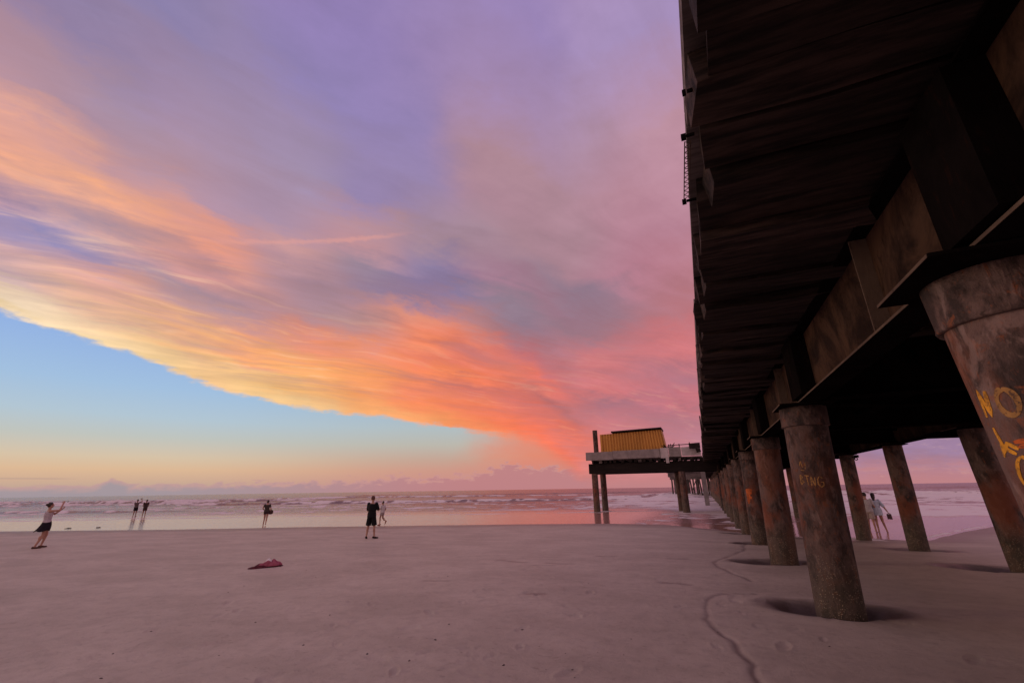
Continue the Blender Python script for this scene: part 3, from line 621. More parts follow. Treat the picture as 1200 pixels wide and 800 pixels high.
def person(loc,yaw,scale,label,pose,outfit,skin=None,fem=False,group=None,grip=.5,lean=0):
    J={k:Vector(v) for k,v in BASE.items()}
    for k,v in pose.items(): J[k]=Vector(v)
    sw=.92 if fem else 1.0
    if fem:
        for k in ('shL','shR'):
            if k not in pose: J[k].x*=.88
    root=bpy.data.objects.new('person',None); link(root,loc); tag(root,label,'person',group)
    b=MB()
    P,Ch,N,Hd=J['pelvis'],J['chest'],J['neck'],J['head']
    tors=[(P.x,P.y,P.z-.10,.10,.085),(P.x,P.y,P.z-.02,.165 if not fem else .17,.115),(P.x,P.y-.005,P.z+.06,.155,.11)]
    for t,rx,ry in ((.45,.13 if not fem else .115,.095),(.75,.145 if not fem else .125,.105),(1.0,.165 if not fem else .145,.115)):
        q=P.lerp(Ch,t); tors.append((q.x,q.y,q.z,rx,ry))
    for t,rx,ry in ((.45,.165*sw,.105),(.75,.13*sw,.085),(1,.07,.06)):
        q=Ch.lerp(N,t); tors.append((q.x,q.y,q.z,rx,ry))
    loft(b,tors); b_tors=list(tors)
    cap(b,N-V(0,0,.04),Hd-V(0,.01,.07),.056*sw,.052*sw)
    ell(b,Hd,.076,.094,.118); ell(b,Hd+V(0,.028,-.055),.055,.06,.062)
    ell(b,Hd+V(0,.098,-.012),.012,.017,.024)       # nose
    for s in (-1,1): ell(b,Hd+V(s*.077,-.005,-.005),.010,.018,.030); ell(b,Hd+V(s*.032,.076,.026),.022,.012,.010)
    for s in ('L','R'):
        x=-1 if s=='L' else 1
        ell(b,J['sh'+s],.062*sw,.062*sw,.060); cap(b,J['sh'+s],J['el'+s],.056*sw,.043*sw); cap(b,J['el'+s],J['wr'+s],.044*sw,.029*sw)
        hand(b,J['wr'+s],J['el'+s],x,grip)
        cap(b,J['hip'+s],J['kn'+s],.088,.054); cap(b,J['kn'+s],J['an'+s],.052,.034)
        mid=J['kn'+s].lerp(J['an'+s],.3)+V(0,-.015,0); ell(b,mid,.050,.055,.11)
        A=J['an'+s]; fd=Vector(pose.get('ft'+s,(x*.12,1,0))).normalized(); flat=V(fd.x,fd.y,fd.z)
        cap(b,A+V(0,0,-.03)-flat*.035,A+V(0,0,-.045)+flat*.08,.036,.032); cap(b,A+V(0,0,-.045)+flat*.08,A+V(0,0,-.055)+flat*.165,.032,.022)
    me=remeshed(b,.0075,3); me.name='body'; me.materials.append(skin or SKIN); me.materials.append(EYE); me.materials.append(LIP)
    for p in me.polygons:
        c=p.center-Hd
        if c.y>.06 and abs(abs(c.x)-.032)<.014 and abs(c.z-.006)<.009: p.material_index=1
        elif c.y>.05 and abs(c.x)<.024 and abs(c.z+.058)<.007: p.material_index=2
    ob=bpy.data.objects.new('body',me); link(ob,loc,root)
    def add(name,mb,mt,vox=.012,sm=3):
        me=remeshed(mb,vox,sm) if vox else None
        if me is None:
            o=mb.build(name,mt,root,Vector(loc)); 
            return o
        me.name=name; me.materials.append(mt); o=bpy.data.objects.new(name,me); link(o,loc,root); return o
    for it in outfit:
        k=it[0]; mt=it[1]; mb=MB()
        if k=='shirt':      # sleeve 0..1, hem z offset from pelvis
            sl,hem,ease=it[2],it[3],it[4]
            secs=[(P.x,P.y-.005,P.z+hem,.172+ease,.125+ease)]+[(a,c-.0,z,rx+.016+ease*(.9 if z<Ch.z else .3),ry+.018+ease*(.7 if z<Ch.z else .2)) for a,c,z,rx,ry in tors[2:-1] if z>P.z+hem+.02]
            loft(mb,secs)
            q=Ch.lerp(N,.86); loft(mb,[(*Ch.lerp(N,.6),.15*sw,.10),(q.x,q.y,q.z,.088,.075)])
            if sl>0:
                for s in 'LR':
                    a,e=J['sh'+s],J['el'+s]; cap(mb,a,a.lerp(e,sl),.072*sw,.058*sw+ease*.4)
            else:
                for s in 'LR': a=J['sh'+s]; cap(mb,a.lerp(Ch,.25)+V(0,0,.03),a.lerp(Ch,.45)+V(0,0,.05),.05,.05)
            add('shirt',mb,mt)
        elif k=='shorts':
            ln,ease=it[2],it[3]; loft(mb,[(P.x,P.y,P.z-.12,.165,.125),(P.x,P.y,P.z-.02,.182,.132),(P.x,P.y,P.z+.06,.168,.122)])
            for s in 'LR':
                h_,k_=J['hip'+s],J['kn'+s]; e=h_.lerp(k_,ln); d=(e-h_).normalized(); 
                mb.tube(h_,e,.100,.082+ease,n=18)
            add('shorts',mb,mt,.011,2)
        elif k=='skirt':
            ln,fl=it[2],it[3]; n=40; rings=[]
            for q in range(8):
                t=q/7; rr=.165+fl*t; row=[]
                for i in range(n):
                    a=2*math.pi*i/n; e=rr*(1+.07*t*math.sin(7*a)+.04*t*math.sin(3*a+1)); row.append((P.x+e*math.cos(a)+it[4][0]*t*t,P.y+e*.8*math.sin(a)+it[4][1]*t*t,P.z+.07-ln*t+.02*t*math.sin(4*a)))
                rings.append(row)
            rings+= [[(P.x+(x-P.x)*.95,P.y+(y-P.y)*.95,z) for x,y,z in r] for r in rings[::-1]]
            rings.append(rings[0]); rings=[[(x+loc[0],y+loc[1],z+loc[2]) for x,y,z in r] for r in rings]; mb.rings(rings,cap=False); add('skirt',mb,mt,None)
        elif k=='hair':
            long=it[2]; ell(mb,Hd+V(0,-.018,.022),.087,.097,.112); 
            if long=='bun': ell(mb,Hd+V(0,-.12,.04),.045,.045,.045)
            if long=='long':
                ell(mb,Hd+V(0,-.055,-.06),.082,.06,.12); cap(mb,Hd+V(0,-.07,-.05),Hd+V(0,-.09,-.2),.07,.045)
            me=remeshed(mb,.008,2)
            bm=bmesh.new(); bm.from_mesh(me)
            dl=[v for v in bm.verts if (v.co-Hd).y>.035 and (v.co-Hd).z<.045 ]+[v for v in bm.verts if long=='short' and (v.co-Hd).z<-.045]
            bmesh.ops.delete(bm,geom=list(set(dl)),context='VERTS'); bm.to_mesh(me); bm.free(); me.name='hair'; me.materials.append(mt)
            o=bpy.data.objects.new('hair',me); link(o,loc,root)
        elif k=='cap':
            ell(mb,Hd+V(0,0,.045),.088,.104,.085); ell(mb,Hd+V(0,.11,.05),.065,.075,.010)
            me=remeshed(mb,.008,1); bm=bmesh.new(); bm.from_mesh(me); bmesh.ops.delete(bm,geom=[v for v in bm.verts if (v.co-Hd).z<.035],context='VERTS'); bm.to_mesh(me); bm.free()
            me.name='cap'; me.materials.append(mt); o=bpy.data.objects.new('cap',me); link(o,loc,root)
        elif k=='shoes':
            for s in 'LR':
                x=-1 if s=='L' else 1; A=J['an'+s]; fd=Vector(pose.get('ft'+s,(x*.12,1,0))).normalized(); m2=MB()
                cap(m2,A+V(0,0,-.025)-fd*.04,A+V(0,0,-.045)+fd*.08,.045,.040); cap(m2,A+V(0,0,-.048)+fd*.08,A+V(0,0,-.055)+fd*.175,.038,.028); add('shoe',m2,mt,.010,1)
    root.scale=(scale,)*3; root.rotation_euler=(0,0,yaw)
    return root,J
def item(root,J,key,fn,name,mt,label,cat,scale,yaw,loc,off=(0,0,0)):
    """a held thing: top level, placed at the hand"""
    M=Matrix.Translation(Vector(loc))@Matrix.Rotation(yaw,4,'Z')@Matrix.Scale(scale,4)
    e=J['el'+key]; w=J['wr'+key]; d=(w-e).normalized(); p=w+d*.09+Vector(off)
    mb=MB(); fn(mb,p); mb.v=[tuple(M@Vector(v)) for v in mb.v]
    return tag(mb.build(name,mt),label,cat)
def fab(n,c): return cloth(n,c,tuple(.8*x for x in c))
BLK=fab('black_cloth',(.010,.010,.012)); HAIR=mat('dark_brown_hair',(.025,.014,.010),.6); HAIRR=mat('reddish_brown_hair',(.09,.03,.02),.6)
PHONE=mat('phone_black',(.01,.01,.01),.2)
phone=lambda mb,p: mb.box(p.x-.075,p.x+.075,p.y-.004,p.y+.004,p.z-.036,p.z+.036)
zs=lambda x,y: max(float(sand_z(x,y)),SEA_Z)+.0
# 1 woman at the far left photographing the clouds
l=(-24.3,10.17,zs(-24.3,10.17)); yw=-R_(12)
r_,J=person(l,yw,.955,'woman in pale tank top and dark flared skirt leaning back with one arm raised',dict(pelvis=(0,0,.95),elR=(.22,.27,1.42),wrR=(.10,.36,1.68),elL=(-.20,.22,1.28),wrL=(-.06,.38,1.44),knL=(-.10,.08,.50),anL=(-.11,-.02,.085),knR=(.11,-.06,.50),anR=(.12,-.24,.085),head=(0,.01,1.64)),
 [('skirt',fab('navy_skirt_cloth',(.015,.012,.02)),.36,.12,(0,-.10)),('shirt',fab('pale_lilac_cloth',(.50,.45,.50)),0,.02,.01),('hair',HAIR,'bun'),('shoes',fab('brown_sandal',(.10,.05,.04)))],fem=True,grip=1.0)
item(r_,J,'R',phone,'phone',PHONE,'black phone held up by the woman in the flared skirt','phone',.955,yw,l,(-.06,.0,.02))
r_.rotation_euler=(R_(4),0,yw)
# 2,3 pair far off in the shallows
g='two people far out in the shallows'
l=(-57.21,30.86,SEA_Z-.01); yw=-R_(-40)
r_,J=person(l,yw,1.0,'distant person with an arm raised taking a picture, left of the far pair',dict(elR=(.36,.12,1.52),wrR=(.24,.26,1.74),elL=(-.22,.1,1.15),wrL=(-.1,.3,1.3)),
 [('shorts',BLK,.75,.02),('shirt',fab('grey_brown_cloth',(.13,.10,.10)),.5,-.03,.02),('hair',HAIR,'short')],skin=SKIN_D,group=None)
item(r_,J,'R',phone,'phone',PHONE,'tiny dark phone raised by the distant person of the far pair','phone',1,yw,l)
l=(-56.1,31.15,SEA_Z-.01)
person(l,-R_(-60),.98,'distant person standing with arms down, right of the far pair',dict(wrL=(-.16,.12,1.0),wrR=(.16,.12,1.0)),
 [('shorts',fab('brown_cloth',(.07,.045,.04)),.7,.02),('shirt',fab('dark_brown_cloth',(.06,.04,.04)),.5,-.05,.02),('hair',HAIR,'short')],skin=SKIN_D)
# 4 woman with a round bag wading at the waterline
l=(-29.53,24.36,SEA_Z-.01); yw=-R_(-50)
r_,J=person(l,yw,.97,'woman in dark top carrying a round bag, legs bare, at the waterline',dict(elL=(-.28,.02,1.18),wrL=(-.16,.14,1.02),elR=(.26,-.04,1.16),wrR=(.24,.04,.95),knL=(-.07,.06,.5),anL=(-.10,.12,.085),knR=(.07,-.05,.5),anR=(.05,-.24,.12),pelvis=(0,0,.94)),
 [('shorts',fab('dark_plum_cloth',(.05,.03,.04)),.35,.02),('shirt',fab('dark_olive_cloth',(.06,.05,.045)),.5,.0,.02),('hair',HAIR,'bun')],fem=True)
def roundbag(mb,p): ell(mb,p+V(.02,0,-.02),.17,.10,.17); cap(mb,p+V(-.08,0,.1),p+V(-.16,0,.42),.012,.012,8); cap(mb,p+V(.08,0,.1),p+V(-.10,0,.42),.012,.012,8)
item(r_,J,'R',roundbag,'shoulder_bag',fab('brown_bag_cloth',(.08,.05,.045)),'round brown bag at the hip of the woman at the waterline','bag',.97,yw,l,(.03,0,.06))
# 5 man in black
l=(-13.66,16.61,zs(-13.66,16.61)); yw=-R_(-12)
r_,J=person(l,yw,1.0,'man in a long black T-shirt and black knee shorts standing with hands together',dict(elL=(-.23,.04,1.14),wrL=(-.06,.24,1.20),elR=(.23,.12,1.16),wrR=(.04,.26,1.24),anL=(-.17,-.02,.085),knL=(-.14,.02,.5),anR=(.17,.03,.085),knR=(.14,.03,.5),ftR=(.6,.8,0),ftL=(-.3,1,0)),
 [('shorts',BLK,.92,.035),('shirt',BLK,.8,-.09,.03),('hair',HAIRR,'short'),('shoes',fab('dark_brown_shoe',(.03,.018,.018)))],grip=1.0)
item(r_,J,'R',phone,'phone',PHONE,'black phone held in front by the man in black','phone',1,yw,l,(-.05,.02,.02))
# 6 youngster in white running behind him
l=(-20.60,26.12,SEA_Z-.005); yw=-R_(-95)
person(l,yw,.88,'youngster in white cap and white shirt mid stride behind the man in black',dict(elL=(-.26,.05,1.18),wrL=(-.2,.22,1.12),elR=(.25,-.12,1.2),wrR=(.22,-.02,1.0),knL=(-.09,.12,.52),anL=(-.10,.10,.085),knR=(.10,.0,.50),anR=(.10,-.30,.28),ftR=(.1,.5,-.8)),
 [('shorts',fab('light_grey_cloth',(.42,.38,.38)),.45,.03),('shirt',fab('white_tee_cloth',(.62,.60,.62)),.7,-.04,.03),('hair',HAIR,'short'),('cap',fab('white_cap_cloth',(.68,.66,.68))),('shoes',fab('rust_red_shoe',(.28,.07,.05)))],skin=SKIN_D)
# 7,8 couple seen between the piles
l=(7.47,27.41,SEA_Z-.01); yw=-R_(15)
r_,J=person(l,yw,1.0,'woman in a pale blue loose shirt walking away between the right hand piles',dict(elL=(-.20,.02,1.14),wrL=(-.2,.14,.98),elR=(.30,-.04,1.15),wrR=(.40,.0,.92),anL=(-.10,.02,.085),knR=(.13,.04,.5),anR=(.20,-.06,.085)),
 [('shorts',fab('pale_shorts_cloth',(.50,.48,.52)),.30,.02),('shirt',fab('pale_blue_cloth',(.52,.60,.72)),.9,-.20,.05),('hair',HAIR,'long')],fem=True,grip=.9)
def satchel(mb,p): mb.box(p.x-.09,p.x+.09,p.y-.04,p.y+.04,p.z-.26,p.z-.03,.01); cap(mb,p+V(-.06,0,-.04),p+V(0,0,.03),.01,.01,8); cap(mb,p+V(.06,0,-.04),p+V(0,0,.03),.01,.01,8)
item(r_,J,'R',satchel,'hand_bag',fab('dark_bag_cloth',(.10,.06,.07)),'small dark bag hanging from the hand of the woman in pale blue','bag',1,yw,l)
l=(7.10,27.25,SEA_Z-.01)
person(l,-R_(20),1.02,'person in a light shirt half hidden behind a pile beside the woman in pale blue',dict(elR=(.24,.05,1.16),wrR=(.28,.2,1.05),anL=(-.12,.12,.085),knL=(-.1,.12,.5)),
 [('shorts',fab('sand_shorts_cloth',(.42,.36,.34)),.8,.03),('shirt',fab('light_grey_shirt_cloth',(.50,.48,.50)),.7,-.06,.03),('hair',HAIR,'short')])

# ---------------------------------------------------------------- sky, sun, camera
E_AZ= [-90, -74.4, -71.7, -68.6, -65.3, -61.5, -57.6, -53.3, -48.8, -44, -38.9, -33.6, -28.1, -22.6, -19.4, -17.5, -14, 0, 90]
E_EL= [16.5, 15.2, 14.8, 13.9, 13.3, 12.0, 10.9, 10.1, 9.3, 8.8, 8.7, 8.0, 7.0, 6.1, 4.9, 3.4, 0.6, 0, 0]
C_AZ= [-84, -79, -76, -73, -70, -67, -64, -61, -58, -55, -52, -49, -46, -43, -40, -37, -34, -31, -28, -25, -22, -19, -16, -13, -10, -7, -4, 0, 8, 25]
C_T= [0, 0.8, 1.8, 3, 4.2, 5.5, 7, 8.5, 10, 11.8, 13.8, 16, 18.5, 21, 24, 27, 31, 36, 43, 52]
C_ROWS=[
  [[0.972, 0.745, 0.526], [0.969, 0.725, 0.444], [0.968, 0.715, 0.41], [0.968, 0.712, 0.4], [0.969, 0.711, 0.381], [0.968, 0.71, 0.373], [0.975, 0.672, 0.33], [0.977, 0.63, 0.295], [0.99, 0.581, 0.279], [0.977, 0.607, 0.281], [0.968, 0.606, 0.282], [0.968, 0.596, 0.282], [0.968, 0.596, 0.281], [0.968, 0.472, 0.203], [0.97, 0.47, 0.202], [0.992, 0.42, 0.168], [1.0, 0.402, 0.156], [0.994, 0.31, 0.128], [0.993, 0.3, 0.125], [0.991, 0.298, 0.124], [0.97, 0.251, 0.113], [0.827, 0.197, 0.132], [0.741, 0.205, 0.156], [0.728, 0.206, 0.16], [0.597, 0.216, 0.216], [0.596, 0.216, 0.216], [0.596, 0.216, 0.216], [0.596, 0.216, 0.216], [0.505, 0.231, 0.282], [0.476, 0.231, 0.294]] ,
  [[0.971, 0.713, 0.482], [0.972, 0.741, 0.529], [0.974, 0.751, 0.539], [0.979, 0.761, 0.533], [0.987, 0.729, 0.46], [0.986, 0.707, 0.416], [0.988, 0.672, 0.355], [0.981, 0.646, 0.316], [0.988, 0.586, 0.28], [0.973, 0.616, 0.281], [0.968, 0.615, 0.282], [0.968, 0.596, 0.281], [0.968, 0.566, 0.261], [0.968, 0.398, 0.145], [0.972, 0.424, 0.167], [0.997, 0.407, 0.16], [0.992, 0.383, 0.146], [0.972, 0.322, 0.119], [0.987, 0.298, 0.123], [0.984, 0.29, 0.121], [0.967, 0.211, 0.095], [0.937, 0.189, 0.102], [0.817, 0.198, 0.135], [0.731, 0.206, 0.161], [0.597, 0.216, 0.216], [0.596, 0.216, 0.216], [0.596, 0.217, 0.217], [0.596, 0.219, 0.223], [0.503, 0.23, 0.282], [0.449, 0.228, 0.301]] ,
  [[0.947, 0.658, 0.419], [0.957, 0.682, 0.447], [0.962, 0.707, 0.482], [0.975, 0.749, 0.527], [0.982, 0.709, 0.443], [0.982, 0.678, 0.39], [0.979, 0.633, 0.311], [0.978, 0.63, 0.305], [0.98, 0.591, 0.271], [0.969, 0.596, 0.256], [0.968, 0.513, 0.195], [0.968, 0.506, 0.19], [0.968, 0.471, 0.176], [0.968, 0.396, 0.144], [0.968, 0.396, 0.144], [0.936, 0.286, 0.113], [0.936, 0.277, 0.109], [0.953, 0.3, 0.113], [0.945, 0.252, 0.104], [0.941, 0.22, 0.097], [0.965, 0.206, 0.094], [0.972, 0.184, 0.091], [0.954, 0.184, 0.099], [0.698, 0.228, 0.219], [0.678, 0.228, 0.222], [0.596, 0.224, 0.234], [0.594, 0.225, 0.236], [0.594, 0.225, 0.236], [0.451, 0.217, 0.294], [0.405, 0.223, 0.313]] ,
  [[0.545, 0.377, 0.491], [0.578, 0.402, 0.489], [0.639, 0.445, 0.481], [0.731, 0.503, 0.463], [0.894, 0.548, 0.355], [0.969, 0.555, 0.306], [0.967, 0.545, 0.271], [0.959, 0.489, 0.232], [0.967, 0.554, 0.223], [0.967, 0.561, 0.222], [0.968, 0.528, 0.204], [0.97, 0.501, 0.187], [0.969, 0.431, 0.161], [0.968, 0.348, 0.13], [0.968, 0.348, 0.13], [0.928, 0.268, 0.108], [0.92, 0.246, 0.104], [0.914, 0.225, 0.102], [0.917, 0.22, 0.104], [0.918, 0.209, 0.111], [0.918, 0.206, 0.112], [0.965, 0.184, 0.094], [0.907, 0.191, 0.119], [0.723, 0.223, 0.205], [0.679, 0.225, 0.221], [0.601, 0.223, 0.234], [0.593, 0.224, 0.237], [0.558, 0.216, 0.253], [0.359, 0.216, 0.341], [0.348, 0.216, 0.357]] ,
  [[0.702, 0.435, 0.421], [0.694, 0.433, 0.424], [0.694, 0.436, 0.426], [0.764, 0.465, 0.393], [0.916, 0.52, 0.319], [0.964, 0.534, 0.297], [0.95, 0.484, 0.249], [0.953, 0.46, 0.223], [0.95, 0.452, 0.202], [0.941, 0.387, 0.16], [0.965, 0.412, 0.156], [0.993, 0.448, 0.156], [0.993, 0.433, 0.151], [0.976, 0.356, 0.13], [0.966, 0.346, 0.13], [0.812, 0.228, 0.118], [0.81, 0.224, 0.117], [0.851, 0.222, 0.111], [0.894, 0.217, 0.105], [0.901, 0.215, 0.106], [0.812, 0.183, 0.127], [0.81, 0.179, 0.126], [0.868, 0.186, 0.117], [0.799, 0.198, 0.157], [0.665, 0.209, 0.217], [0.645, 0.208, 0.219], [0.576, 0.212, 0.246], [0.554, 0.215, 0.255], [0.348, 0.216, 0.347], [0.348, 0.216, 0.357]] ,
  [[0.697, 0.424, 0.439], [0.699, 0.425, 0.439], [0.706, 0.428, 0.436], [0.772, 0.443, 0.39], [0.832, 0.441, 0.331], [0.828, 0.416, 0.297], [0.864, 0.439, 0.273], [0.938, 0.47, 0.222], [0.948, 0.463, 0.2], [0.941, 0.394, 0.165], [0.96, 0.407, 0.158], [0.984, 0.421, 0.151], [0.997, 0.379, 0.129], [0.99, 0.363, 0.126], [0.96, 0.326, 0.121], [0.868, 0.254, 0.116], [0.833, 0.228, 0.115], [0.711, 0.183, 0.125], [0.691, 0.173, 0.126], [0.74, 0.179, 0.122], [0.717, 0.173, 0.133], [0.743, 0.172, 0.133], [0.831, 0.179, 0.12], [0.843, 0.185, 0.128], [0.679, 0.205, 0.204], [0.623, 0.207, 0.223], [0.536, 0.203, 0.245], [0.54, 0.208, 0.25], [0.378, 0.216, 0.334], [0.348, 0.216, 0.357]] ,
  [[0.207, 0.219, 0.48], [0.277, 0.25, 0.472], [0.44, 0.323, 0.452], [0.645, 0.406, 0.415], [0.779, 0.415, 0.343], [0.798, 0.383, 0.298], [0.607, 0.334, 0.315], [0.6, 0.328, 0.286], [0.772, 0.363, 0.233], [0.896, 0.365, 0.183], [0.905, 0.337, 0.166], [0.907, 0.302, 0.149], [0.94, 0.302, 0.133], [0.94, 0.303, 0.131], [0.941, 0.298, 0.121], [0.957, 0.252, 0.109], [0.963, 0.252, 0.108], [0.964, 0.251, 0.107], [0.931, 0.214, 0.099], [0.91, 0.206, 0.1], [0.708, 0.177, 0.126], [0.511, 0.152, 0.149], [0.53, 0.153, 0.148], [0.666, 0.186, 0.177], [0.622, 0.197, 0.212], [0.592, 0.198, 0.221], [0.509, 0.194, 0.237], [0.502, 0.193, 0.237], [0.503, 0.19, 0.233], [0.348, 0.216, 0.357]] ,
  [[0.676, 0.36, 0.359], [0.563, 0.33, 0.39], [0.408, 0.289, 0.429], [0.303, 0.262, 0.446], [0.37, 0.281, 0.415], [0.475, 0.309, 0.374], [0.455, 0.296, 0.338], [0.44, 0.28, 0.319], [0.455, 0.274, 0.303], [0.558, 0.278, 0.262], [0.792, 0.283, 0.182], [0.863, 0.286, 0.159], [0.867, 0.29, 0.16], [0.858, 0.29, 0.163], [0.873, 0.272, 0.149], [0.879, 0.231, 0.121], [0.816, 0.209, 0.123], [0.787, 0.198, 0.125], [0.833, 0.205, 0.129], [0.859, 0.209, 0.127], [0.854, 0.207, 0.125], [0.753, 0.179, 0.132], [0.663, 0.178, 0.162], [0.565, 0.183, 0.199], [0.586, 0.188, 0.209], [0.52, 0.181, 0.217], [0.45, 0.172, 0.219], [0.532, 0.176, 0.21], [0.607, 0.176, 0.197], [0.348, 0.216, 0.357]] ,
  [[0.839, 0.409, 0.317], [0.776, 0.396, 0.343], [0.657, 0.371, 0.384], [0.519, 0.343, 0.409], [0.498, 0.339, 0.394], [0.571, 0.332, 0.347], [0.659, 0.321, 0.294], [0.618, 0.305, 0.289], [0.531, 0.282, 0.287], [0.516, 0.27, 0.279], [0.514, 0.268, 0.277], [0.55, 0.272, 0.263], [0.655, 0.275, 0.224], [0.602, 0.265, 0.236], [0.68, 0.263, 0.211], [0.913, 0.261, 0.137], [0.94, 0.258, 0.125], [0.806, 0.209, 0.137], [0.757, 0.19, 0.142], [0.764, 0.192, 0.142], [0.802, 0.193, 0.137], [0.855, 0.181, 0.124], [0.756, 0.175, 0.14], [0.475, 0.163, 0.186], [0.393, 0.161, 0.206], [0.497, 0.172, 0.21], [0.55, 0.175, 0.214], [0.648, 0.181, 0.209], [0.651, 0.18, 0.202], [0.348, 0.216, 0.356]] ,
  [[0.939, 0.446, 0.262], [0.931, 0.441, 0.265], [0.893, 0.426, 0.276], [0.799, 0.402, 0.302], [0.692, 0.371, 0.322], [0.68, 0.349, 0.304], [0.686, 0.323, 0.283], [0.639, 0.297, 0.279], [0.609, 0.293, 0.282], [0.586, 0.293, 0.283], [0.482, 0.264, 0.293], [0.44, 0.255, 0.281], [0.454, 0.261, 0.263], [0.482, 0.262, 0.256], [0.607, 0.266, 0.229], [0.869, 0.257, 0.149], [0.894, 0.243, 0.133], [0.855, 0.233, 0.139], [0.794, 0.217, 0.147], [0.732, 0.198, 0.152], [0.51, 0.161, 0.184], [0.535, 0.161, 0.179], [0.615, 0.167, 0.166], [0.662, 0.175, 0.166], [0.633, 0.183, 0.194], [0.666, 0.184, 0.195], [0.581, 0.182, 0.212], [0.49, 0.18, 0.23], [0.547, 0.181, 0.225], [0.642, 0.18, 0.206]] ,
  [[0.88, 0.391, 0.264], [0.917, 0.405, 0.26], [0.959, 0.431, 0.256], [0.974, 0.443, 0.251], [0.962, 0.434, 0.246], [0.945, 0.415, 0.242], [0.938, 0.379, 0.229], [0.902, 0.355, 0.231], [0.839, 0.343, 0.246], [0.57, 0.287, 0.285], [0.417, 0.251, 0.303], [0.411, 0.249, 0.304], [0.415, 0.249, 0.3], [0.516, 0.26, 0.261], [0.71, 0.282, 0.211], [0.775, 0.288, 0.193], [0.808, 0.269, 0.171], [0.728, 0.24, 0.175], [0.6, 0.227, 0.201], [0.423, 0.197, 0.219], [0.371, 0.18, 0.218], [0.404, 0.176, 0.21], [0.493, 0.175, 0.197], [0.642, 0.188, 0.197], [0.653, 0.191, 0.2], [0.618, 0.188, 0.204], [0.536, 0.179, 0.212], [0.521, 0.178, 0.214], [0.521, 0.178, 0.213], [0.522, 0.178, 0.213]] ,
  [[0.921, 0.431, 0.285], [0.909, 0.421, 0.281], [0.824, 0.386, 0.283], [0.681, 0.339, 0.3], [0.615, 0.323, 0.317], [0.65, 0.329, 0.308], [0.791, 0.347, 0.262], [0.874, 0.35, 0.235], [0.792, 0.329, 0.251], [0.534, 0.289, 0.309], [0.495, 0.283, 0.319], [0.493, 0.282, 0.32], [0.386, 0.245, 0.32], [0.305, 0.211, 0.316], [0.305, 0.204, 0.312], [0.305, 0.2, 0.309], [0.317, 0.2, 0.303], [0.404, 0.213, 0.268], [0.462, 0.22, 0.242], [0.385, 0.207, 0.246], [0.288, 0.193, 0.26], [0.287, 0.192, 0.26], [0.413, 0.191, 0.238], [0.611, 0.19, 0.204], [0.623, 0.191, 0.203], [0.627, 0.19, 0.202], [0.631, 0.187, 0.201], [0.63, 0.186, 0.201], [0.625, 0.186, 0.201], [0.619, 0.185, 0.201]] ,
  [[0.531, 0.297, 0.334], [0.483, 0.29, 0.347], [0.433, 0.278, 0.36], [0.42, 0.275, 0.364], [0.461, 0.288, 0.356], [0.509, 0.3, 0.346], [0.477, 0.289, 0.361], [0.438, 0.28, 0.377], [0.477, 0.29, 0.362], [0.58, 0.315, 0.328], [0.629, 0.326, 0.312], [0.531, 0.297, 0.315], [0.359, 0.25, 0.323], [0.331, 0.242, 0.324], [0.299, 0.218, 0.326], [0.264, 0.191, 0.328], [0.261, 0.19, 0.33], [0.26, 0.192, 0.331], [0.265, 0.197, 0.326], [0.296, 0.211, 0.286], [0.298, 0.21, 0.277], [0.297, 0.204, 0.271], [0.324, 0.188, 0.242], [0.348, 0.178, 0.221], [0.358, 0.178, 0.219], [0.473, 0.181, 0.211], [0.619, 0.186, 0.201], [0.628, 0.186, 0.201], [0.621, 0.186, 0.201], [0.617, 0.185, 0.201]] ,
  [[0.436, 0.268, 0.352], [0.455, 0.279, 0.347], [0.44, 0.279, 0.353], [0.388, 0.269, 0.372], [0.389, 0.273, 0.377], [0.436, 0.284, 0.372], [0.45, 0.287, 0.371], [0.432, 0.282, 0.375], [0.398, 0.271, 0.382], [0.392, 0.268, 0.378], [0.426, 0.273, 0.363], [0.511, 0.282, 0.329], [0.55, 0.286, 0.31], [0.534, 0.284, 0.311], [0.501, 0.278, 0.317], [0.381, 0.245, 0.341], [0.259, 0.208, 0.364], [0.272, 0.206, 0.354], [0.355, 0.206, 0.306], [0.387, 0.207, 0.286], [0.381, 0.207, 0.281], [0.354, 0.193, 0.26], [0.338, 0.184, 0.246], [0.332, 0.185, 0.244], [0.327, 0.187, 0.243], [0.341, 0.188, 0.24], [0.447, 0.186, 0.218], [0.503, 0.184, 0.208], [0.504, 0.184, 0.207], [0.503, 0.184, 0.208]] ,
  [[0.303, 0.225, 0.395], [0.289, 0.225, 0.396], [0.287, 0.226, 0.396], [0.303, 0.234, 0.399], [0.353, 0.255, 0.401], [0.379, 0.265, 0.396], [0.39, 0.27, 0.391], [0.396, 0.273, 0.385], [0.393, 0.273, 0.382], [0.383, 0.269, 0.384], [0.388, 0.269, 0.382], [0.433, 0.274, 0.359], [0.484, 0.278, 0.327], [0.479, 0.276, 0.324], [0.456, 0.269, 0.324], [0.402, 0.253, 0.314], [0.378, 0.245, 0.307], [0.374, 0.242, 0.304], [0.376, 0.236, 0.299], [0.38, 0.228, 0.293], [0.377, 0.228, 0.292], [0.367, 0.226, 0.289], [0.318, 0.205, 0.272], [0.296, 0.198, 0.268], [0.302, 0.198, 0.268], [0.349, 0.196, 0.259], [0.429, 0.188, 0.234], [0.455, 0.184, 0.219], [0.456, 0.183, 0.217], [0.457, 0.184, 0.218]] ,
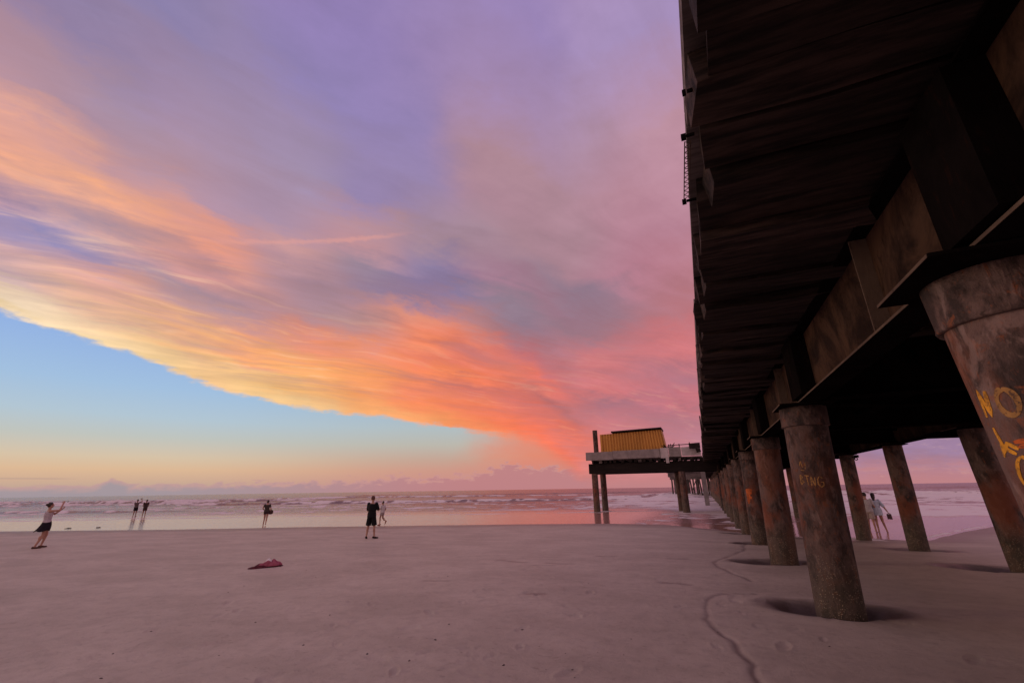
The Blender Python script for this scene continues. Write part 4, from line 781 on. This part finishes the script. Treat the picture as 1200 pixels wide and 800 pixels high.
  [[0.284, 0.224, 0.397], [0.29, 0.23, 0.403], [0.306, 0.24, 0.413], [0.32, 0.246, 0.415], [0.332, 0.25, 0.413], [0.345, 0.255, 0.408], [0.358, 0.26, 0.402], [0.364, 0.263, 0.4], [0.363, 0.267, 0.408], [0.366, 0.274, 0.416], [0.368, 0.278, 0.42], [0.355, 0.27, 0.424], [0.312, 0.239, 0.431], [0.306, 0.233, 0.429], [0.317, 0.235, 0.417], [0.341, 0.242, 0.392], [0.371, 0.25, 0.36], [0.391, 0.256, 0.338], [0.398, 0.258, 0.327], [0.398, 0.254, 0.316], [0.398, 0.234, 0.284], [0.389, 0.228, 0.277], [0.385, 0.223, 0.274], [0.398, 0.22, 0.273], [0.427, 0.214, 0.274], [0.458, 0.21, 0.275], [0.477, 0.207, 0.272], [0.487, 0.207, 0.263], [0.492, 0.209, 0.254], [0.491, 0.21, 0.254]] ,
  [[0.262, 0.224, 0.422], [0.262, 0.224, 0.422], [0.263, 0.224, 0.421], [0.265, 0.224, 0.42], [0.27, 0.224, 0.417], [0.282, 0.227, 0.412], [0.305, 0.236, 0.408], [0.329, 0.247, 0.407], [0.341, 0.254, 0.409], [0.346, 0.257, 0.413], [0.347, 0.259, 0.417], [0.341, 0.256, 0.421], [0.319, 0.242, 0.426], [0.312, 0.236, 0.427], [0.312, 0.236, 0.426], [0.312, 0.235, 0.426], [0.315, 0.235, 0.423], [0.365, 0.238, 0.367], [0.419, 0.242, 0.306], [0.421, 0.242, 0.302], [0.42, 0.241, 0.299], [0.416, 0.238, 0.295], [0.413, 0.236, 0.29], [0.412, 0.235, 0.288], [0.416, 0.233, 0.288], [0.456, 0.228, 0.292], [0.474, 0.226, 0.295], [0.476, 0.226, 0.296], [0.476, 0.227, 0.297], [0.477, 0.228, 0.3]] ,
  [[0.262, 0.224, 0.421], [0.264, 0.224, 0.42], [0.266, 0.224, 0.418], [0.271, 0.224, 0.416], [0.277, 0.225, 0.412], [0.287, 0.228, 0.41], [0.296, 0.232, 0.417], [0.29, 0.228, 0.439], [0.283, 0.225, 0.447], [0.282, 0.224, 0.449], [0.283, 0.224, 0.449], [0.285, 0.225, 0.45], [0.29, 0.226, 0.453], [0.296, 0.228, 0.456], [0.3, 0.23, 0.458], [0.303, 0.231, 0.458], [0.317, 0.233, 0.444], [0.404, 0.248, 0.346], [0.434, 0.253, 0.311], [0.435, 0.253, 0.309], [0.435, 0.253, 0.309], [0.434, 0.252, 0.308], [0.433, 0.251, 0.308], [0.435, 0.25, 0.309], [0.452, 0.252, 0.315], [0.479, 0.255, 0.322], [0.495, 0.256, 0.325], [0.501, 0.257, 0.327], [0.503, 0.258, 0.329], [0.507, 0.261, 0.331]] ,
  [[0.301, 0.223, 0.475], [0.301, 0.223, 0.475], [0.301, 0.223, 0.474], [0.3, 0.223, 0.474], [0.3, 0.223, 0.474], [0.3, 0.223, 0.474], [0.3, 0.223, 0.474], [0.299, 0.222, 0.473], [0.299, 0.222, 0.473], [0.299, 0.222, 0.473], [0.298, 0.222, 0.473], [0.298, 0.222, 0.472], [0.298, 0.222, 0.471], [0.302, 0.223, 0.468], [0.313, 0.227, 0.458], [0.324, 0.231, 0.45], [0.333, 0.235, 0.448], [0.355, 0.245, 0.446], [0.369, 0.252, 0.445], [0.373, 0.253, 0.445], [0.373, 0.253, 0.444], [0.376, 0.254, 0.44], [0.388, 0.257, 0.422], [0.409, 0.262, 0.391], [0.421, 0.265, 0.376], [0.432, 0.267, 0.372], [0.46, 0.272, 0.366], [0.508, 0.281, 0.358], [0.528, 0.286, 0.357], [0.515, 0.285, 0.368]] ,
  [[0.303, 0.224, 0.476], [0.303, 0.224, 0.476], [0.303, 0.224, 0.476], [0.303, 0.224, 0.476], [0.303, 0.224, 0.476], [0.303, 0.224, 0.476], [0.303, 0.224, 0.476], [0.303, 0.224, 0.476], [0.303, 0.224, 0.476], [0.303, 0.224, 0.476], [0.303, 0.224, 0.476], [0.309, 0.226, 0.476], [0.323, 0.233, 0.475], [0.326, 0.235, 0.475], [0.326, 0.235, 0.475], [0.326, 0.235, 0.475], [0.326, 0.235, 0.475], [0.326, 0.235, 0.475], [0.326, 0.235, 0.475], [0.326, 0.235, 0.475], [0.326, 0.235, 0.475], [0.327, 0.235, 0.475], [0.33, 0.237, 0.475], [0.345, 0.247, 0.476], [0.375, 0.267, 0.486], [0.387, 0.277, 0.496], [0.389, 0.279, 0.5], [0.389, 0.279, 0.503], [0.388, 0.28, 0.506], [0.388, 0.282, 0.508]] ,
]

def build_world():
    w=bpy.data.worlds.new('World'); sc.world=w; w.use_nodes=True; nt=w.node_tree
    for n in list(nt.nodes): nt.nodes.remove(n)
    out=nd(nt,'ShaderNodeOutputWorld'); bg=nd(nt,'ShaderNodeBackground'); nt.links.new(bg.outputs[0],out.inputs[0])
    tc=nd(nt,'ShaderNodeTexCoord'); v=tc.outputs['Generated']; s=nd(nt,'ShaderNodeSeparateXYZ'); nt.links.new(v,s.inputs[0]); X,Y,Z=s.outputs
    az=math_(nt,'MULTIPLY',math_(nt,'ARCTAN2',X,Y),57.29578); el=math_(nt,'MULTIPLY',math_(nt,'ARCSINE',Z),57.29578)
    zz=math_(nt,'ADD',math_(nt,'MAXIMUM',Z,0),.035)
    pv=nd(nt,'ShaderNodeCombineXYZ'); nt.links.new(math_(nt,'DIVIDE',X,zz),pv.inputs[0]); nt.links.new(math_(nt,'DIVIDE',Y,zz),pv.inputs[1])
    P=pv.outputs[0]
    PW=nd(nt,'ShaderNodeTexNoise'); PW.inputs['Scale'].default_value=.9; PW.inputs['Detail'].default_value=3; nt.links.new(P,PW.inputs['Vector'])
    w1=nd(nt,'ShaderNodeVectorMath',operation='SUBTRACT'); nt.links.new(PW.outputs['Color'],w1.inputs[0]); w1.inputs[1].default_value=(.5,.5,.5)
    w2=nd(nt,'ShaderNodeVectorMath',operation='SCALE'); nt.links.new(w1.outputs[0],w2.inputs[0]); w2.inputs['Scale'].default_value=.55
    w3=nd(nt,'ShaderNodeVectorMath',operation='ADD'); nt.links.new(P,w3.inputs[0]); nt.links.new(w2.outputs[0],w3.inputs[1])
    PR=mapping(nt,w3.outputs[0],rot=(0,0,R_(STREAK)))     # cloud-deck plane turned so the streaks run along its y
    st=noise(nt,1,7,mapping(nt,PR,(1.7,.62,1)),.58,.7); st2=noise(nt,1,6,mapping(nt,PR,(5.0,.95,1),loc=(4,2,0)),.62,.8)
    bigw=noise(nt,1,4,mapping(nt,PR,(.9,.45,1),loc=(7,1,0)),.55,.3); bigw2=noise(nt,1,4,mapping(nt,PR,(.8,.5,1),loc=(27,11,0)),.55)
    ang=nd(nt,'ShaderNodeCombineXYZ'); nt.links.new(math_(nt,'MULTIPLY',az,.05),ang.inputs[0]); nt.links.new(math_(nt,'MULTIPLY',el,.12),ang.inputs[1])
    puff=noise(nt,2.4,6,ang.outputs[0],.6); puff2=noise(nt,14,5,ang.outputs[0],.6)
    st3=noise(nt,1,6,mapping(nt,PR,(8,1.7,1),loc=(14,2,0)),.62,.5); st4=noise(nt,1,5,mapping(nt,PR,(3.2,.45,1),loc=(2,22,0)),.6,.6)
    c0=lambda n,k: math_(nt,'MULTIPLY',math_(nt,'SUBTRACT',n,.5),k)
    # edge of the cloud deck
    fc=nd(nt,'ShaderNodeValToRGB'); cr=fc.color_ramp; cr.interpolation='LINEAR'
    while len(cr.elements)<len(E_AZ): cr.elements.new(.5)
    for e,a,h_ in zip(cr.elements,E_AZ,E_EL): e.position=(a+90)/180; g=h_/20; e.color=(g,g,g,1)
    nt.links.new(math_(nt,'MULTIPLY',math_(nt,'ADD',az,90),1/180),fc.inputs[0]); edge=math_(nt,'MULTIPLY',fc.outputs[0],20)
    t=math_(nt,'SUBTRACT',el,edge); t=math_(nt,'ADD',t,c0(puff2,1.1)); t=math_(nt,'ADD',t,c0(puff,2.0)); t=math_(nt,'ADD',t,c0(st2,1.0))
    amp=mrange(nt,t,0,22,.0,1)
    tw=math_(nt,'ADD',t,math_(nt,'MULTIPLY',math_(nt,'ADD',c0(st,4),c0(bigw,3.5)),mrange(nt,t,1,20,.12,1)))
    tw=math_(nt,'ADD',tw,math_(nt,'MULTIPLY',c0(st2,4),mrange(nt,el,5,22,.05,1))); tw=math_(nt,'ADD',tw,math_(nt,'MULTIPLY',c0(puff,4.5),mrange(nt,t,1,10,.1,1)))
    azw=math_(nt,'ADD',az,math_(nt,'ADD',c0(bigw2,5),c0(puff,5))); a01=math_(nt,'MULTIPLY',math_(nt,'ADD',azw,90),1/180)
    col=None
    for k,row in enumerate(C_ROWS):
        r=nd(nt,'ShaderNodeValToRGB'); cr=r.color_ramp; cr.interpolation='B_SPLINE'
        while len(cr.elements)<len(C_AZ): cr.elements.new(.5)
        for e,a,c in zip(cr.elements,C_AZ,row): e.position=(a+90)/180; e.color=(*c,1)
        nt.links.new(a01,r.inputs[0])
        if col is None: col=r.outputs[0]
        else: col=mix(nt,mrange(nt,tw,C_T[k-1],C_T[k],smooth=False),col,r.outputs[0])
    # streak light / shade inside the deck (stronger low down where it catches the light)
    k1=mrange(nt,st2,.3,.7,0,1); k2=mrange(nt,st,.32,.68,0,1)
    f1=mrange(nt,t,0,26,1,.35)
    k1a=math_(nt,'MULTIPLY',math_(nt,'SUBTRACT',k1,.5),mrange(nt,el,3,20,.03,.20)); k2a=math_(nt,'MULTIPLY',math_(nt,'SUBTRACT',k2,.5),mrange(nt,el,3,20,.07,.20)); k3=math_(nt,'MULTIPLY',math_(nt,'SUBTRACT',puff,.5),.6)
    bright=math_(nt,'ADD',.975,math_(nt,'MULTIPLY',math_(nt,'ADD',k3,math_(nt,'ADD',k1a,k2a)),f1))
    vm=nd(nt,'ShaderNodeVectorMath',operation='SCALE'); nt.links.new(col,vm.inputs[0]); nt.links.new(bright,vm.inputs['Scale']); col=vm.outputs[0]
    shade=math_(nt,'MULTIPLY',math_(nt,'MULTIPLY',mrange(nt,st,.56,.42),mrange(nt,st2,.62,.40)),math_(nt,'MULTIPLY',f1,mrange(nt,el,5,16,.10,.24)))
    col=mix(nt,math_(nt,'MULTIPLY',shade,mrange(nt,t,.3,3)),col,(.40,.24,.30))
    # feathery strands: mauve shadow between lit filaments, strongest in the torn left part of the deck
    fl=math_(nt,'MULTIPLY',mrange(nt,t,.6,4),mrange(nt,t,30,14)); lf=mrange(nt,az,-34,-58,.28,1)
    sA=mrange(nt,st3,.56,.40); sB=mrange(nt,st4,.55,.42); m_=math_(nt,'MULTIPLY',math_(nt,'MULTIPLY',math_(nt,'ADD',math_(nt,'MULTIPLY',sA,.45),math_(nt,'MULTIPLY',sB,.55)),fl),lf)
    col=mix(nt,math_(nt,'MULTIPLY',m_,.36),col,(.40,.27,.37))
    lit=math_(nt,'MULTIPLY',math_(nt,'MULTIPLY',mrange(nt,st3,.50,.66),mrange(nt,st,.42,.6)),math_(nt,'MULTIPLY',fl,lf)); col=mix(nt,math_(nt,'MULTIPLY',math_(nt,'MULTIPLY',lit,mrange(nt,t,20,10)),.42),col,(1.0,.62,.42))
    # the flare of orange rising in the middle of the deck
    fx=math_(nt,'MULTIPLY',math_(nt,'ADD',azw,36),1/11); fy=math_(nt,'MULTIPLY',math_(nt,'SUBTRACT',math_(nt,'ADD',el,math_(nt,'ADD',c0(st4,7),c0(puff,4))),math_(nt,'SUBTRACT',18.6,math_(nt,'ABSOLUTE',math_(nt,'MULTIPLY',math_(nt,'ADD',az,36),.33)))),1/2.3)
    fr=math_(nt,'ADD',math_(nt,'MULTIPLY',fx,fx),math_(nt,'MULTIPLY',fy,fy)); pass
    # one thin bright trail drawn across the deck
    ln=math_(nt,'SUBTRACT',el,math_(nt,'ADD',29.4,math_(nt,'MULTIPLY',math_(nt,'ADD',az,48.6),.24))); ln=math_(nt,'ADD',ln,c0(puff2,.8))
    lm=math_(nt,'MULTIPLY',mrange(nt,math_(nt,'ABSOLUTE',ln),.0,.45,.4,0),math_(nt,'MULTIPLY',mrange(nt,az,-66,-55),mrange(nt,az,-36,-43))); col=mix(nt,lm,col,srgb((238,165,150)))
    # clear sky under the deck
    def rs(stops): return ramp(nt,math_(nt,'MULTIPLY',el,1/20),[(e/20,srgb(c)) for e,c in stops],'B_SPLINE' if 0 else 'EASE')
    L=ramp(nt,math_(nt,'MULTIPLY',el,1/20),[(e/20,srgb(c)) for e,c in ((0,(176,156,150)),(1.4,(206,172,148)),(2.4,(220,184,150)),(3.6,(214,194,168)),(5.5,(192,196,190)),(7.5,(178,198,212)),(10.5,(162,192,224)),(15,(146,178,228)))])
    Rr=ramp(nt,math_(nt,'MULTIPLY',el,1/20),[(e/20,srgb(c)) for e,c in ((0,(198,136,130)),(1.4,(204,146,136)),(2.4,(206,152,136)),(3.6,(198,164,148)),(5.5,(188,184,174)),(7.5,(178,190,194)),(10.5,(160,188,212)),(15,(140,176,220)))])
    clear=mix(nt,mrange(nt,az,-62,-30),L,Rr)
    R3=ramp(nt,math_(nt,'MULTIPLY',el,1/20),[(e/20,srgb(c)) for e,c in ((0,(200,134,130)),(1.4,(206,137,130)),(2.6,(216,138,124)),(4,(226,138,114)),(5.5,(222,145,125)),(8,(200,165,150)))])
    clear=mix(nt,mrange(nt,math_(nt,'ADD',az,c0(puff,10)),-31,-20),clear,R3)
    # distant bank of low cloud on the horizon
    bank=ramp(nt,math_(nt,'MULTIPLY',math_(nt,'ADD',az,90),1/180),[((a+90)/180,h_/5) for a,h_ in ((-90,.9),(-65,.95),(-64.4,1.4),(-63.8,1.75),(-63.1,1.3),(-62.4,.95),(-50,1.2),(-40,1.3),(-37.5,1.9),(-35,1.45),(-30,1.7),(-28,1.9),(-26,2.3),(-24.5,2.9),(-23,3.2),(-21.5,2.9),(-20,2.7),(-18,2.7),(-10,2.2),(20,1.6))])
    bk=math_(nt,'SUBTRACT',math_(nt,'ADD',math_(nt,'MULTIPLY',bank,5),math_(nt,'MULTIPLY',c0(puff2,4.2),mrange(nt,az,-72,-30,.2,1))),el)
    bcol=mix(nt,mrange(nt,az,-66,-26),srgb((160,149,158)),srgb((190,130,134)))
    bcol=mix(nt,mrange(nt,bk,.05,.7,.55,0),bcol,srgb((214,160,150)))
    clear=mix(nt,math_(nt,'MULTIPLY',mrange(nt,bk,-.06,.16),.92),clear,bcol)
    thin=mrange(nt,math_(nt,'ABSOLUTE',math_(nt,'SUBTRACT',el,1.52)),.02,.09,.35,0); thin=math_(nt,'MULTIPLY',thin,mrange(nt,az,-66,-68)); clear=mix(nt,thin,clear,srgb((165,140,140)))
    tt=math_(nt,'MULTIPLY',t,mrange(nt,az,-34,-19,1,.22)); mask=mrange(nt,tt,-.15,.55); low=mrange(nt,az,-17.5,-12)
    mask=math_(nt,'MAXIMUM',mask,math_(nt,'MULTIPLY',low,.0))
    full=mix(nt,mask,clear,col)
    # blue gap where the deck is torn open on the left
    gx=math_(nt,'ADD',math_(nt,'MULTIPLY',math_(nt,'ADD',az,75),.115),math_(nt,'MULTIPLY',math_(nt,'SUBTRACT',el,22.3),-.03)); gy=math_(nt,'MULTIPLY',math_(nt,'ADD',math_(nt,'SUBTRACT',el,22.3),math_(nt,'ADD',math_(nt,'MULTIPLY',math_(nt,'ADD',az,75),.18),c0(st2,4))),.55)
    gg=math_(nt,'ADD',math_(nt,'MULTIPLY',gx,gx),math_(nt,'MULTIPLY',gy,gy)); full=mix(nt,mrange(nt,math_(nt,'ADD',gg,math_(nt,'ADD',c0(st3,1.6),c0(st4,1.6))),1.1,.0,0,.30),full,srgb((112,124,188)))
    # unseen sky behind the photographer: warm pink, brightened to light sand and foam
    hz=nd(nt,'ShaderNodeVectorMath',operation='DOT_PRODUCT'); nt.links.new(v,hz.inputs[0]); hz.inputs[1].default_value=(FH[0],FH[1],0)
    up=ramp(nt,mrange(nt,el,0,70,0,1,False),[(0,srgb((204,162,156))),(1,srgb((188,158,166)))]); full=mix(nt,mrange(nt,hz.outputs['Value'],.12,-.3),full,up)
    up2=mrange(nt,el,56,70); full=mix(nt,up2,full,srgb((175,146,172)))
    ns=nd(nt,'ShaderNodeTexSky',sky_type='NISHITA',sun_disc=False); ns.sun_elevation=R_(SUN_EL); ns.sun_rotation=R_(SUN_AZ); ns.altitude=0
    vs=nd(nt,'ShaderNodeVectorMath',operation='SCALE'); nt.links.new(ns.outputs[0],vs.inputs[0]); vs.inputs['Scale'].default_value=.003
    va=nd(nt,'ShaderNodeVectorMath',operation='ADD'); 
    vb=nd(nt,'ShaderNodeVectorMath',operation='SCALE'); nt.links.new(full,vb.inputs[0]); vb.inputs['Scale'].default_value=.985
    nt.links.new(vb.outputs[0],va.inputs[0]); nt.links.new(vs.outputs[0],va.inputs[1])
    nt.links.new(va.outputs[0],bg.inputs[0]); bg.inputs[1].default_value=1.0
    w.cycles.sampling_method='MANUAL'; w.cycles.sample_map_resolution=512
def srgb(c): return tuple(((x/255)/12.92 if x/255<.04045 else ((x/255+.055)/1.055)**2.4) for x in c)
SUN_EL=3.0; SUN_AZ=-104; STREAK=28
build_world()
sd=bpy.data.lights.new('sun','SUN'); sd.energy=.55; sd.angle=R_(14); sd.color=(1,.62,.42); so=bpy.data.objects.new('sun',sd); COL.objects.link(so)
d=Vector((math.sin(R_(SUN_AZ))*math.cos(R_(6)),math.cos(R_(SUN_AZ))*math.cos(R_(6)),math.sin(R_(6)))); so.rotation_euler=d.to_track_quat('Z','Y').to_euler()
cd=bpy.data.cameras.new('camera'); cd.sensor_width=36; cd.lens=510/1200*36; cd.clip_end=60000; cd.clip_start=.05
co=bpy.data.objects.new('camera',cd); COL.objects.link(co)
F=Vector((FH[0]*math.cos(PITCH),FH[1]*math.cos(PITCH),math.sin(PITCH))); R0=Vector((RH[0],RH[1],0)); U0=R0.cross(F)
Rt=R0*math.cos(ROLL)-U0*math.sin(ROLL); U=Rt.cross(F)
co.matrix_world=Matrix(((Rt.x,U.x,-F.x,0),(Rt.y,U.y,-F.y,0),(Rt.z,U.z,-F.z,H_EYE),(0,0,0,1))); sc.camera=co
sc.view_settings.view_transform='Standard'; sc.view_settings.look='None'; sc.view_settings.exposure=0; sc.view_settings.gamma=1; sc.view_settings.use_curve_mapping=False
sc.cycles.max_bounces=6; sc.cycles.use_denoising=True
